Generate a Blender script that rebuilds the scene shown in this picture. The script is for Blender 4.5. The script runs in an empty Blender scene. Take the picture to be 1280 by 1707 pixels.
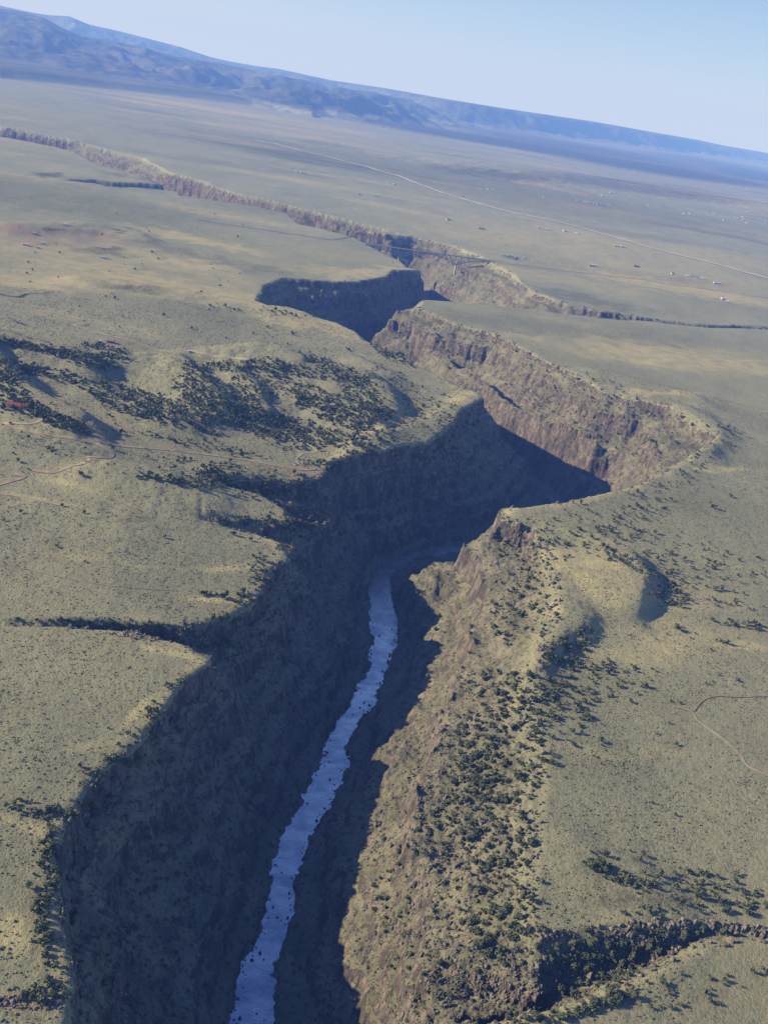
import bpy, math, random, time
import numpy as np
from mathutils import Vector, Matrix
from mathutils.geometry import delaunay_2d_cdt
T0 = time.time()
R = math.radians
random.seed(7)
rng = np.random.default_rng(11)
sc = bpy.context.scene
COL = sc.collection

# ---------------------------------------------------------------- survey camera
F, ROLL, PITCH, H = 1675., R(9.5), R(22.8), 430.
CR, SR, CP, SP = math.cos(ROLL), math.sin(ROLL), math.cos(PITCH), math.sin(PITCH)
SUN_E = 25.0

def ray(u, v):
    dx = (np.asarray(u, float) - 640) / F; dv = (np.asarray(v, float) - 853.5) / F
    r = dx * CR + dv * SR; d = -dx * SR + dv * CR
    return r, CP - d * SP, -SP - d * CP

def un(u, v, z=0.):
    a, b, c = ray(u, v)
    t = (z - H) / c
    return float(a * t), float(b * t)

def unp(l):
    """image survey points (u, v, z) -> world xyz"""
    return [(*un(p[0], p[1], p[2] if len(p) > 2 else 0.), float(p[2] if len(p) > 2 else 0.)) for p in l]

def flo(l):
    """like unp, but the pixel marks the spot as if it were at plateau level"""
    return [(*un(p[0], p[1], 0.), float(p[2])) for p in l]

def to_px(x, y, z):
    x = np.asarray(x, float); y = np.asarray(y, float); z = np.asarray(z, float) - H
    dep = np.maximum(y * CP - z * SP, 1e-3); up = y * SP + z * CP
    r = x / dep; d = -up / dep
    return 640 + F * (r * CR - d * SR), 853.5 + F * (r * SR + d * CR)

# ---------------------------------------------------------------- noise
def _h(ix, iy, s):
    n = (ix.astype(np.int64) * 374761393 + iy.astype(np.int64) * 668265263 + s * 974634777) & 0xffffffff
    n = ((n ^ (n >> 13)) * 1274126177) & 0xffffffff
    return (n ^ (n >> 16)) & 0xffff

def pn(x, y, s=0):
    x0 = np.floor(x); y0 = np.floor(y); fx = x - x0; fy = y - y0
    ix = x0.astype(np.int64); iy = y0.astype(np.int64)
    def g(dx, dy):
        a = _h(ix + dx, iy + dy, s) * (2 * math.pi / 65536.)
        return np.cos(a) * (fx - dx) + np.sin(a) * (fy - dy)
    ux = fx * fx * fx * (fx * (fx * 6 - 15) + 10); uy = fy * fy * fy * (fy * (fy * 6 - 15) + 10)
    a = g(0, 0); b = g(1, 0); c = g(0, 1); d = g(1, 1)
    return 1.5 * (a + (b - a) * ux + (c - a) * uy + (a - b - c + d) * ux * uy)

def fbm(x, y, s=0, o=4, gain=.5):
    r = 0.; a = 1.; t = 0.
    for i in range(o):
        r = r + a * pn(x, y, s + i * 17); t += a; a *= gain; x = x * 2.03 + 11.3; y = y * 2.03 - 7.1
    return r / t

def ridged(x, y, s=0, o=4):
    r = 0.; a = 1.; t = 0.
    for i in range(o):
        r = r + a * (1 - np.abs(pn(x, y, s + i * 13)) * 1.7); t += a; a *= .5; x = x * 2.1 + 3.3; y = y * 2.1 + 9.1
    return r / t

def sst(a, b, x):
    t = np.clip((x - a) / (b - a), 0, 1)
    return t * t * (3 - 2 * t)

# ---------------------------------------------------------------- gorge survey lines (contours)
FLOOR = -112.
Lrim = unp([(140, 2050), (128, 1900), (112, 1760), (110, 1707), (118, 1650), (95, 1560), (92, 1500), (78, 1420), (72, 1362), (110, 1345), (150, 1290),
            (180, 1270), (235, 1228), (234, 1205), (262, 1190), (272, 1150), (310, 1128), (345, 1105), (300, 1078), (230, 1060), (90, 1045), (-60, 1040), (-300, 1010)])
Lrim += unp([(-60, 1026), (100, 1034), (210, 1037), (300, 1041), (385, 1025), (421, 1004), (413, 964), (448, 947),
             (478, 930), (476, 908), (430, 893), (380, 886), (330, 878)])
Lrim += unp([(340, 862), (420, 862), (480, 868), (470, 845), (430, 828), (380, 822), (330, 806), (340, 795), (400, 800), (450, 800), (500, 800), (535, 787), (545, 768), (600, 751),
             (638, 762), (662, 754), (688, 742), (710, 745), (730, 731), (752, 715), (765, 692), (800, 672), (780, 655), (740, 634), (700, 612),
             (640, 580), (605, 562), (590, 548), (560, 535), (520, 527), (440, 521), (425, 500), (438, 475), (470, 462), (510, 459),
             (560, 469), (600, 467), (640, 462), (655, 450), (700, 452), (677, 446), (666, 434), (648, 426), (612, 407),
             (590, 395), (540, 382), (500, 373), (430, 356), (370, 345), (300, 326), (296, 318), (240, 312), (185, 310), (155, 305), (100, 300)])
Lrim += unp([(150, 299), (190, 303), (245, 306), (270, 308), (240, 296), (200, 285), (165, 274), (130, 254), (100, 246), (50, 236), (0, 227), (-200, 190)])
Rrim = unp([(790, 2050), (770, 1850), (770, 1740), (785, 1700), (880, 1690), (940, 1680), (1000, 1655), (1060, 1632), (1120, 1607), (1180, 1577),
            (1290, 1569), (1400, 1574), (1500, 1580)])
Rrim += unp([(1500, 1566), (1400, 1560), (1290, 1549), (1180, 1533), (1080, 1533), (1020, 1537), (960, 1544), (910, 1553), (890, 1540), (890, 1500), (900, 1440), (905, 1380),
             (915, 1300), (905, 1230), (885, 1180), (905, 1120), (925, 1060), (935, 1000), (930, 940), (905, 885), (865, 868), (845, 868), (841, 859),
             (864, 842), (912, 840), (950, 836), (1025, 819), (1045, 815), (1062, 810), (1111, 787), (1175, 757), (1212, 739),
             (1224, 712), (1194, 690), (1122, 682), (1006, 649), (980, 634), (950, 619), (894, 589), (837, 559), (760, 538),
             (700, 513), (664, 507), (709, 500), (767, 504), (799, 507), (860, 513), (900, 517), (930, 523), (1000, 530), (1080, 534), (1180, 545), (1290, 550), (1420, 556)])
Rrim += unp([(1420, 553), (1290, 545), (1180, 540), (1080, 528), (1010, 517), (960, 508), (925, 500), (905, 492), (885, 484), (870, 470), (855, 455),
             (835, 445), (818, 433), (781, 420), (762, 411), (725, 402), (688, 394), (640, 389), (560, 372), (480, 355), (430, 345),
             (395, 322), (330, 300), (290, 290), (240, 265), (200, 255), (150, 240), (60, 222), (0, 211), (-200, 174)])
# river edges: first part seen in the photo, the rest hidden behind the walls
Z = FLOOR
riverL = [p[:2] for p in unp([(330, 2050, Z), (360, 1860, Z), (392, 1707, Z), (400, 1640, Z), (430, 1560, Z), (445, 1480, Z), (460, 1400, Z), (500, 1330, Z), (520, 1300, Z), (546, 1270, Z), (537, 1240, Z),
                              (560, 1205, Z), (590, 1160, Z), (612, 1120, Z), (620, 1060, Z), (617, 1020, Z), (610, 985, Z), (628, 955, Z), (640, 935, Z)])]
riverR = [p[:2] for p in unp([(400, 2050, Z), (430, 1860, Z), (455, 1707, Z), (460, 1640, Z), (480, 1570, Z), (492, 1480, Z), (512, 1410, Z), (542, 1350, Z), (575, 1290, Z), (578, 1250, Z), (590, 1225, Z),
                              (617, 1180, Z), (630, 1155, Z), (648, 1105, Z), (661, 1070, Z), (661, 1030, Z), (657, 985, Z), (656, 955, Z), (680, 934, Z)])]
hid = [(98, 1215), (165, 1255), (238, 1320), (280, 1410), (285, 1530), (245, 1635), (158, 1728), (50, 1828), (-50, 1932), (-125, 2060), (-120, 2170), (-80, 2290),
       (0, 2420), (55, 2560), (60, 2740), (25, 2900), (5, 3010), (-60, 3130), (-180, 3230), (-420, 3370), (-700, 3560), (-950, 3800), (-1400, 4150), (-1900, 4560), (-2600, 5100)]
rz_ = [FLOOR] * len(riverL)
for i, (hx, hy) in enumerate(hid):
    rz_.append([-113., -126., -140., -150.][i] if i < 4 else -152.)
    a = Vector(hid[max(i - 1, 0)]); b = Vector(hid[min(i + 1, len(hid) - 1)])
    t = (b - a).normalized(); n = Vector((-t.y, t.x)) * 16
    riverL.append((hx + n.x, hy + n.y)); riverR.append((hx - n.x, hy - n.y))
shade = unp([(680, 1880, -88), (635, 1800, -88), (605, 1707, -86), (600, 1650, -84), (573, 1570, -82), (583, 1500, -80), (588, 1430, -76), (604, 1380, -76), (612, 1325, -74),
             (655, 1250, -70), (668, 1200, -72), (722, 1110, -80), (740, 1060, -83), (736, 1010, -79), (708, 985, -70), (700, 952, -62)])
bandA = unp([(760, 1800, -34), (722, 1707, -34), (712, 1600, -33), (715, 1480, -33), (692, 1400, -33), (690, 1340, -32), (722, 1280, -32), (728, 1240, -32), (755, 1170, -32), (772, 1110, -32), (800, 1040, -30),
             (822, 975, -26), (818, 925, -20), (806, 892, -10)])
nose = unp([(806, 892, -12), (770, 915, -32), (735, 935, -48), (700, 952, -62)])
farB = unp([(660, 535, -38), (720, 570, -38), (800, 620, -38), (867, 665, -38), (930, 695, -38), (1000, 722, -38), (1062, 745, -40), (1100, 770, -34)])
farE = unp([(640, 572, -85), (700, 605, -90), (770, 634, -92), (815, 668, -92), (862, 698, -92), (940, 743, -92), (975, 758, -92), (1010, 782, -90), (1036, 808, -82)])
ribs = [unp([(600, 470, -1), (610, 492, -25), (628, 522, -60)]),
        unp([(482, 870, -4), (550, 865, -34)]), [(62, 1085, -84), (105, 1095, -84), (165, 1140, -84), (225, 1190, -84), (290, 1262, -82), (335, 1335, -80)],
        flo([(335, 870, -3), (420, 877, -10), (480, 888, -22), (515, 900, -42)]),
        flo([(335, 801, -4), (380, 811, -12), (440, 815, -20), (490, 828, -34), (520, 835, -44)]),
        flo([(-200, 1024, -1.5), (0, 1036, -5), (100, 1039, -7), (230, 1049, -12), (330, 1066, -20), (370, 1075, -30), (402, 1080, -40)]),
        unp([(1450, 1571, -3), (1290, 1561, -5), (1180, 1560, -8), (1120, 1587, -11), (1060, 1612, -14), (1000, 1637, -18), (950, 1660, -23), (915, 1684, -30), (840, 1760, -52)]),
        unp([(893, 1560, -2), (900, 1600, -7), (908, 1640, -12), (890, 1668, -20), (850, 1690, -30)]),
        flo([(1350, 552, -6), (1180, 542.5, -14), (1080, 531, -24), (1000, 523, -36), (930, 512, -50), (890, 502, -62), (838, 490, -80)]),
        unp([(664, 512, -5), (650, 530, -26), (628, 548, -50)]),
        flo([(130, 302, -12), (190, 306.5, -28), (245, 309, -40), (280, 313, -62)]),
        flo([(844, 467, -40), (815, 456, -48), (781, 442, -58), (735, 427, -60)]),
        ]
BX0, BX1, BY0, BY1 = -2600., 1900., 120., 5400.
lines = [Lrim, Rrim, shade, bandA, nose[1:-1], farB, farE] + ribs + [[(p[0], p[1], q) for p, q in zip(riverL, rz_)], [(p[0], p[1], q) for p, q in zip(riverR, rz_)]]
mid = [((a[0] + b[0]) / 2, (a[1] + b[1]) / 2, q - 5) for a, b, q in zip(riverL, riverR, rz_)]
lines += [mid]
verts, edges = [], []
for l in lines:
    base = len(verts)
    verts += l
    edges += [(base + i, base + i + 1) for i in range(len(l) - 1)]
base = len(verts)
cr = [(BX0, BY0, 0.), (BX1, BY0, 0.), (BX1, BY1, 0.), (BX0, BY1, 0.)]
verts += cr
vz = np.array(verts)
ov, oe, of, ovi, _, _ = delaunay_2d_cdt([Vector((v[0], v[1])) for v in verts], edges, [], 0, 1e-4)
OV = np.array([(v.x, v.y) for v in ov]); OZ = np.zeros(len(ov)); nnew = 0
for i, src in enumerate(ovi):
    if src: OZ[i] = vz[src[0], 2]
    else:
        nnew += 1
        d = (vz[:, 0] - OV[i, 0]) ** 2 + (vz[:, 1] - OV[i, 1]) ** 2; j = np.argsort(d)[:4]
        w = 1 / (d[j] + 1); OZ[i] = (vz[j, 2] * w).sum() / w.sum()
        print('new vert', [round(float(q)) for q in to_px(OV[i, 0], OV[i, 1], OZ[i])], OV[i].round(), OZ[i].round(1))
GS = 2.0
NX = int((BX1 - BX0) / GS) + 1; NY = int((BY1 - BY0) / GS) + 1
TIN = np.zeros((NY, NX), np.float32)
for f in of:
    a, b, c = f[:3]
    pa, pb, pc = OV[a], OV[b], OV[c]
    za, zb, zc = OZ[a], OZ[b], OZ[c]
    if za == 0 and zb == 0 and zc == 0: continue
    x0 = max(int((min(pa[0], pb[0], pc[0]) - BX0) / GS), 0); x1 = min(int((max(pa[0], pb[0], pc[0]) - BX0) / GS) + 2, NX)
    y0 = max(int((min(pa[1], pb[1], pc[1]) - BY0) / GS), 0); y1 = min(int((max(pa[1], pb[1], pc[1]) - BY0) / GS) + 2, NY)
    if x1 <= x0 or y1 <= y0: continue
    gx = BX0 + np.arange(x0, x1) * GS; gy = (BY0 + np.arange(y0, y1) * GS)[:, None]
    det = (pb[1] - pc[1]) * (pa[0] - pc[0]) + (pc[0] - pb[0]) * (pa[1] - pc[1])
    if abs(det) < 1e-6: continue
    l1 = ((pb[1] - pc[1]) * (gx - pc[0]) + (pc[0] - pb[0]) * (gy - pc[1])) / det
    l2 = ((pc[1] - pa[1]) * (gx - pc[0]) + (pa[0] - pc[0]) * (gy - pc[1])) / det
    l3 = 1 - l1 - l2
    m = (l1 >= -1e-6) & (l2 >= -1e-6) & (l3 >= -1e-6)
    zz = l1 * za + l2 * zb + l3 * zc
    s = TIN[y0:y1, x0:x1]; s[m] = zz[m]
for k in range(2):                                  # soften the facets
    TIN[1:-1, :] = (TIN[:-2] + 2 * TIN[1:-1] + TIN[2:]) / 4
    TIN[:, 1:-1] = (TIN[:, :-2] + 2 * TIN[:, 1:-1] + TIN[:, 2:]) / 4
WIDE = TIN.copy()                                   # blurred copy: how near a point is to a rim
for k in range(5):
    n = 4
    c = np.cumsum(np.pad(WIDE, ((n + 1, n), (0, 0)), mode='edge'), 0); WIDE = (c[2 * n + 1:] - c[:-2 * n - 1]) / (2 * n + 1)
    c = np.cumsum(np.pad(WIDE, ((0, 0), (n + 1, n)), mode='edge'), 1); WIDE = (c[:, 2 * n + 1:] - c[:, :-2 * n - 1]) / (2 * n + 1)

def samp(A, x, y):
    fx = np.clip((x - BX0) / GS, 0, NX - 1.001); fy = np.clip((y - BY0) / GS, 0, NY - 1.001)
    ix = fx.astype(np.int32); iy = fy.astype(np.int32); fx = fx - ix; fy = fy - iy
    return (A[iy, ix] * (1 - fx) + A[iy, ix + 1] * fx) * (1 - fy) + (A[iy + 1, ix] * (1 - fx) + A[iy + 1, ix + 1] * fx) * fy

def poly_d(x, y, P):
    """signed distance (+ = right of the line's direction) and 0..1 position along a polyline"""
    best = np.full(x.shape, 1e9); sg = np.zeros(x.shape); tt = np.zeros(x.shape)
    L = [math.hypot(b[0] - a[0], b[1] - a[1]) for a, b in zip(P, P[1:])]; tot = sum(L); acc = 0
    for (a, b, l) in zip(P, P[1:], L):
        dx, dy = (b[0] - a[0]) / l, (b[1] - a[1]) / l
        s = np.clip((x - a[0]) * dx + (y - a[1]) * dy, 0, l)
        px = x - a[0] - s * dx; py = y - a[1] - s * dy
        d = np.hypot(px, py); m = d < best
        best = np.where(m, d, best); sg = np.where(m, (px * dy - py * dx) / (d + 1e-6), sg); tt = np.where(m, (acc + s) / tot, tt)
        acc += l
    return best, sg

# ridges with one steep side: (line, height, width left of it, width right of it)
SC = []
def ridge(px, amp, wl, wr, z=0): SC.append(([un(u, v, z) for u, v in px], amp, wl, wr))
ridge([(900, 868), (945, 880), (1000, 905), (1050, 935), (1072, 970), (1060, 1005)], 14, 85, 15)
ridge([(960, 1050), (925, 1072), (895, 1108)], 9, 45, 13)
ridge([(-60, 560), (20, 583), (80, 600), (130, 612), (150, 620)], 16, 60, 24)
ridge([(0, 545), (60, 565), (110, 578), (150, 590), (190, 596)], 16, 80, 24)
ridge([(-40, 590), (10, 640), (40, 672), (80, 695), (130, 715)], 24, 60, 26)
ridge([(295, 612), (320, 640), (345, 665), (365, 690)], 20, 60, 24)
ridge([(405, 640), (425, 665), (440, 695)], 14, 50, 20)
ridge([(440, 605), (520, 622), (590, 640), (630, 660), (650, 690)], 20, 90, 28)
ridge([(480, 665), (540, 680), (580, 700), (620, 720)], 15, 60, 24)
ridge([(340, 590), (400, 596), (450, 604), (490, 622)], 12, 60, 20)
ridge([(455, 585), (520, 590), (580, 600), (640, 630)], 12, 60, 22)
ridge([(180, 660), (240, 680), (290, 700)], 9, 50, 20)
ridge([(200, 800), (260, 805), (320, 805), (370, 790)], 10, 70, 22)
ridge([(0, 745), (100, 765), (200, 790), (330, 840)], 8, 60, 26)
ridge([(0, 860), (150, 870), (190, 885)], 4, 60, 22)
ridge([(150, 470), (230, 478), (300, 490)], 10, 60, 26)
ridge([(370, 500), (430, 512), (500, 520)], 7, 50, 22)
ridge([(150, 378), (200, 385), (235, 398)], 12, 80, 30)
ridge([(20, 383), (80, 386), (90, 384)], 14, 80, 30)
ridge([(1010, 625), (1080, 645), (1150, 665)], 10, 60, 26)
ridge([(1150, 690), (1200, 720), (1180, 760)], 9, 60, 22)
ridge([(980, 1420), (1040, 1450), (1100, 1490)], 5, 40, 20)
ridge([(600, 755), (660, 740), (720, 715), (790, 668)], 10, 60, 26)
BIG = [(un(830, 292), 40, 900, 350), (un(1080, 318), 45, 1500, 420)]  # low brushy rise far out on the plain

TK = np.array([-400, -180, -112, -104, -97, -90, -84, -70, -39, -33, -27, -9, -5, -3, 0, 50.])
TV = np.array([-400, -180, -112, -108, -104, -91, -84, -74, -53, -28, -25, -17, -3.5, -1.2, 0, 50.])

# far relief: skyline and foot lines read off against the horizon
def azel(l):
    a, b, c = ray([p[0] for p in l], [p[1] for p in l])
    az = np.arctan2(a, b); te = c / np.hypot(a, b)
    o = np.argsort(az); return az[o], te[o]
def rng_of(l, z):
    az, te = azel(l); return az, (z - H) / te
M1b = rng_of([(-300, 75), (0, 131), (150, 146), (280, 160), (420, 177), (450, 183)], 0)
M2b = rng_of([(-300, 55), (0, 104), (120, 123), (250, 143), (400, 168), (520, 193), (640, 203), (760, 214), (800, 216)], 20)
M2s = azel([(-300, -40), (-150, -12), (0, 14), (40, 20), (75, 30), (100, 44), (135, 60), (200, 70), (250, 82), (300, 95), (350, 103), (400, 112), (450, 125), (500, 132), (550, 146), (600, 151), (640, 158), (670, 165), (700, 175), (740, 190), (790, 207), (820, 230)])
M3s = azel([(-300, -45), (0, 9), (50, 20), (80, 25), (115, 27), (150, 41), (200, 52), (250, 65), (300, 78), (350, 95), (385, 103), (425, 110), (465, 115), (550, 134), (640, 147), (740, 165), (840, 181), (990, 203), (1090, 221), (1160, 233), (1205, 243), (1280, 256), (1500, 296), (1800, 350)])
M3b = rng_of([(-300, 66), (640, 205), (670, 204), (790, 212), (890, 225), (990, 237), (1090, 250), (1190, 262), (1280, 275), (1500, 315), (1800, 368)], 0)

def H_far(x, y):
    r = np.hypot(x, y); az = np.arctan2(x, y)
    z = np.zeros(x.shape)
    n1 = fbm(x / 1800, y / 1800, 71, 5); rg = ridged(x / 2100, y / 2100, 81, 4); rg2 = ridged(x / 750, y / 750, 91, 3)
    b1 = np.interp(az, *M1b); m = az < M1b[0][-1] + .02
    e = sst(M1b[0][-1] + .02, M1b[0][-1] - .04, az)
    z = z + 62 * e * sst(b1 + 80 * n1, b1 + 320 + 200 * n1, r) * (1 + .15 * n1)
    b2 = np.interp(az, *M2b) * (1 + .07 * n1 + .03 * fbm(x / 500, y / 500, 73, 3)); e = sst(M2b[0][-1] + .01, M2b[0][-1] - .02, az)
    t2 = b2 * 1.22 + 1500; zt = H + t2 * np.interp(az, *M2s)
    p = np.clip((r - b2) / (t2 - b2), 0, 1)
    prof = p ** .75
    back = sst(t2 * 1.35, t2, r)
    body = prof * (1 + .0 * n1)
    z2 = zt * body * back + (rg - .62) * 300 * np.sin(p * math.pi) ** .8 * back + (rg2 - .6) * 80 * np.sin(np.clip(p, 0, 1) * math.pi) ** .6
    z = np.where((r > b2) & (az < M2b[0][-1] + .01), np.maximum(z, z2 * e), z)
    b3 = np.interp(az, *M3b); t3 = b3 * 1.09 + 500
    hide = az < M2b[0][-3]
    lf = sst(M2b[0][-1], M2b[0][-4], az); b3 = b3 + (np.maximum(b3, t2 * 1.25) - b3) * lf; t3 = t3 + (np.maximum(t3, t2 * 1.6) - t3) * lf
    zt3 = H + t3 * np.interp(az, *M3s)
    p3 = np.clip((r - b3 - 250 * n1) / (t3 - b3), 0, 1)
    pr = np.interp(p3, [0, .35, .75, 1], [0, .22, .86, 1.])
    z3 = zt3 * pr + (rg2 - .6) * 110 * np.sin(p3 * math.pi)
    z3 = np.where(r > t3, zt3 * sst(t3 * 2.4, t3, r) , z3)
    z = np.where(r > b3, np.maximum(z, z3), z)
    return z

def hgt(x, y, micro=True):
    x = np.asarray(x, float); y = np.asarray(y, float)
    r = np.hypot(x, y)
    z = np.zeros(x.shape)
    und = fbm(x / 420, y / 420, 3, 3) * 7 + fbm(x / 90, y / 90, 5, 3) * 1.6
    m = (x > BX0) & (x < BX1) & (y > BY0) & (y < BY1)
    if m.any():
        X = x[m]; Y = y[m]; u = und[m]
        near = np.clip(-samp(WIDE, X, Y) / 20., 0, 1)
        wx = near * (fbm(X / 46, Y / 46, 21, 3) * 10 + ridged(X / 14, Y / 14, 23, 2) * 3 - 1.5); wy = near * (fbm(X / 46, Y / 46, 31, 3) * 10 + ridged(X / 14, Y / 14, 33, 2) * 3 - 1.5)
        t = samp(TIN, X + wx, Y + wy)
        soft = sst(30, 60, X) * sst(1000, 860, Y) * sst(-26, -14, t)           # wooded right-hand slope: no cap cliff
        s = np.clip(.75 + 1.3 * fbm(X / 120, Y / 120, 41, 2), .15, 1) * (1 - .93 * soft) * sst(-.8, -4, samp(WIDE, X, Y))
        tj = t + fbm(X / 60, Y / 60, 43, 3) * 7 * np.clip(-t / 20, 0, 1) * sst(-160, -120, t)
        tz = np.interp(tj, TK, TV)
        clf = np.clip((np.interp(tj + 1.5, TK, TV) - np.interp(tj - 1.5, TK, TV)) / 3 - 1.05, 0, 1.2) * s
        t = t + (tz - t) * s * sst(FLOOR + 1, FLOOR + 12, t)
        st_ = (t + 5 * fbm(X / 50, Y / 50, 45, 2)) / 15.; fl = np.floor(st_); t = t + ((fl + sst(.2, .62, st_ - fl)) - st_) * 15 * .62 * sst(-10, -22, t) * sst(FLOOR + 2, FLOOR + 14, t) * np.clip(.7 + fbm(X / 90, Y / 90, 47, 2) * 1.5, .1, 1)
        gm = sst(-.3, -5, t)
        hill = np.zeros(X.shape)
        for P, amp, wl, wr in SC:
            bx = [p[0] for p in P]; by = [p[1] for p in P]; w = max(wl, wr) * 2.6
            k = (X > min(bx) - w) & (X < max(bx) + w) & (Y > min(by) - w) & (Y < max(by) + w)
            if not k.any(): continue
            d, tt = poly_d(X[k], Y[k], P)
            ww = wl + (wr - wl) * sst(1, -1, tt) 
            ww = ww * (1 + .22 * fbm(X[k] / 70, Y[k] / 70, 51, 2)); d = d + 9 * ridged(X[k] / 45, Y[k] / 45, 53, 3) - 5
            hill[k] += amp * np.exp(-(d / ww) ** 2) 
        hill *= 1 - sst(-2, -25, t)
        q = t + hill + u * (1 - .8 * gm)
        rough = gm * sst(FLOOR + .5, FLOOR + 25, t) 
        bank = gm * (1 - sst(FLOOR + 8, FLOOR + 30, t))
        if micro:
            lod = np.clip(1.6 - np.hypot(X, Y) / 3000, .3, 1)
            q = q + rough * (.35 + clf) * ((ridged(X / 27, Y / 27, 61, 3) - .55) * 8 + lod * (ridged(X / 8, Y / 8, 65, 3) - .55) * 3.2)
            q = q + bank * fbm(X / 6, Y / 6, 67, 3) * 1.8
            q = q + (1 - gm) * fbm(X / 9, Y / 9, 69, 2) * .35
        else:
            q = q + rough * (.35 + clf) * (ridged(X / 27, Y / 27, 61, 3) - .55) * 8
        z[m] = q
    m2 = ~m
    z[m2] = und[m2]
    m3 = r > 3500
    if m3.any():
        X = x[m3]; Y = y[m3]; hh = np.zeros(X.shape)
        for (cx, cy), amp, sx, sy in BIG: hh += amp * np.exp(-((X - cx) / sx) ** 2 - ((Y - cy) / sy) ** 2) * (1 + .5 * fbm(X / 200, Y / 200, 77, 3))
        z[m3] += hh
    m4 = r > 7500
    if m4.any(): z[m4] = z[m4] * .6 + H_far(x[m4], y[m4])
    return z

GR = {}
def on_ground(x, y):
    """height of the built ground sheet (bilinear on its own grid)"""
    x = np.asarray(x, float); y = np.asarray(y, float)
    fa = np.clip(np.interp(np.arctan2(x, y), GR['az'], GR['ia']), 0, len(GR['az']) - 1.001); fr = np.clip(np.interp(np.hypot(x, y), GR['r'], GR['ir']), 0, len(GR['r']) - 1.001)
    i = fr.astype(np.int32); j = fa.astype(np.int32); p = fr - i; q = fa - j; Zg = GR['z']
    return (Zg[i, j] * (1 - q) + Zg[i, j + 1] * q) * (1 - p) + (Zg[i + 1, j] * (1 - q) + Zg[i + 1, j + 1] * q) * p

def hit(u, v, t0=300., t1=9000., n=420):
    """where the line of sight through survey point (u, v) first meets the ground"""
    a, b, c = ray(u, v); a = np.atleast_1d(a); b = np.atleast_1d(b); c = np.atleast_1d(c)
    st = (t1 / t0) ** (1 / (n - 1)); lo = np.full(a.shape, t1); found = np.zeros(a.shape, bool)
    for t in np.geomspace(t0, t1, n):
        k = (~found) & ((H + c * t) <= on_ground(a * t, b * t))
        lo[k] = t / st; found |= k
    A = lo.copy(); B = lo * st
    for _ in range(8):
        M = (A + B) / 2; under = (H + c * M) <= on_ground(a * M, b * M)
        B = np.where(under, M, B); A = np.where(under, A, M)
    return a * B, b * B, found

# ---------------------------------------------------------------- object helpers
def tag(o, label=None, cat=None, group=None, kind=None):
    if label: o['label'] = label
    if cat: o['category'] = cat
    if group: o['group'] = group
    if kind: o['kind'] = kind
    return o

def mesh_np(name, co, faces, mat=None, parent=None, smooth=False, mats=None, midx=None):
    """faces: (n,k) int array"""
    me = bpy.data.meshes.new(name)
    co = np.asarray(co, np.float32); faces = np.asarray(faces, np.int32); n, k = faces.shape
    me.vertices.add(len(co)); me.vertices.foreach_set('co', co.ravel())
    me.loops.add(n * k); me.loops.foreach_set('vertex_index', faces.ravel())
    me.polygons.add(n); me.polygons.foreach_set('loop_start', np.arange(0, n * k, k, dtype=np.int32))
    try: me.polygons.foreach_set('loop_total', np.full(n, k, np.int32))
    except Exception: pass
    me.polygons.foreach_set('use_smooth', np.full(n, smooth, bool))
    for mm in (mats or [mat]):
        if mm: me.materials.append(mm)
    if midx is not None: me.polygons.foreach_set('material_index', np.asarray(midx, np.int32))
    me.update(calc_edges=True)
    o = bpy.data.objects.new(name, me); COL.objects.link(o)
    if parent: o.parent = parent
    return o

# ---------------------------------------------------------------- materials
class NT:
    def __init__(s, name):
        s.m = bpy.data.materials.new(name); s.m.use_nodes = True; s.t = s.m.node_tree; s.t.nodes.clear()
        s.out = s.n('ShaderNodeOutputMaterial')
    def n(s, ty, **kw):
        nd = s.t.nodes.new(ty)
        for k, v in kw.items():
            if k.startswith('i_'): 
                key = k[2:]; nd.inputs[int(key) if key.isdigit() else key].default_value = v
            else: setattr(nd, k, v)
        return nd
    def l(s, a, b): s.t.links.new(a, b)
    def val(s, sock, v):
        if hasattr(v, 'links'): s.l(v, sock)
        else: sock.default_value = v
    def math(s, op, a, b=0., clamp=False):
        n = s.n('ShaderNodeMath', operation=op, use_clamp=clamp); s.val(n.inputs[0], a); s.val(n.inputs[1], b); return n.outputs[0]
    def mix(s, f, a, b):
        n = s.n('ShaderNodeMix', data_type='RGBA'); s.val(n.inputs[0], f); s.val(n.inputs[6], a); s.val(n.inputs[7], b); return n.outputs[2]
    def noise(s, vec, scale, detail=4, rough=.55):
        n = s.n('ShaderNodeTexNoise'); s.l(vec, n.inputs['Vector']); n.inputs['Scale'].default_value = scale; n.inputs['Detail'].default_value = detail; n.inputs['Roughness'].default_value = rough; return n.outputs['Fac']
    def ramp(s, f, a, b):
        n = s.n('ShaderNodeMapRange', interpolation_type='SMOOTHSTEP'); s.val(n.inputs[0], f); n.inputs[1].default_value = a; n.inputs[2].default_value = b; return n.outputs[0]
    def pbsdf(s, col, rough=.95, normal=None, spec=.15):
        b = s.n('ShaderNodeBsdfPrincipled'); s.val(b.inputs['Base Color'], col); b.inputs['Roughness'].default_value = rough; b.inputs['Specular IOR Level'].default_value = spec
        if normal: s.l(normal, b.inputs['Normal'])
        s.l(b.outputs[0], s.out.inputs[0]); return b

def C(r, g, b): return (r, g, b, 1.)

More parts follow.
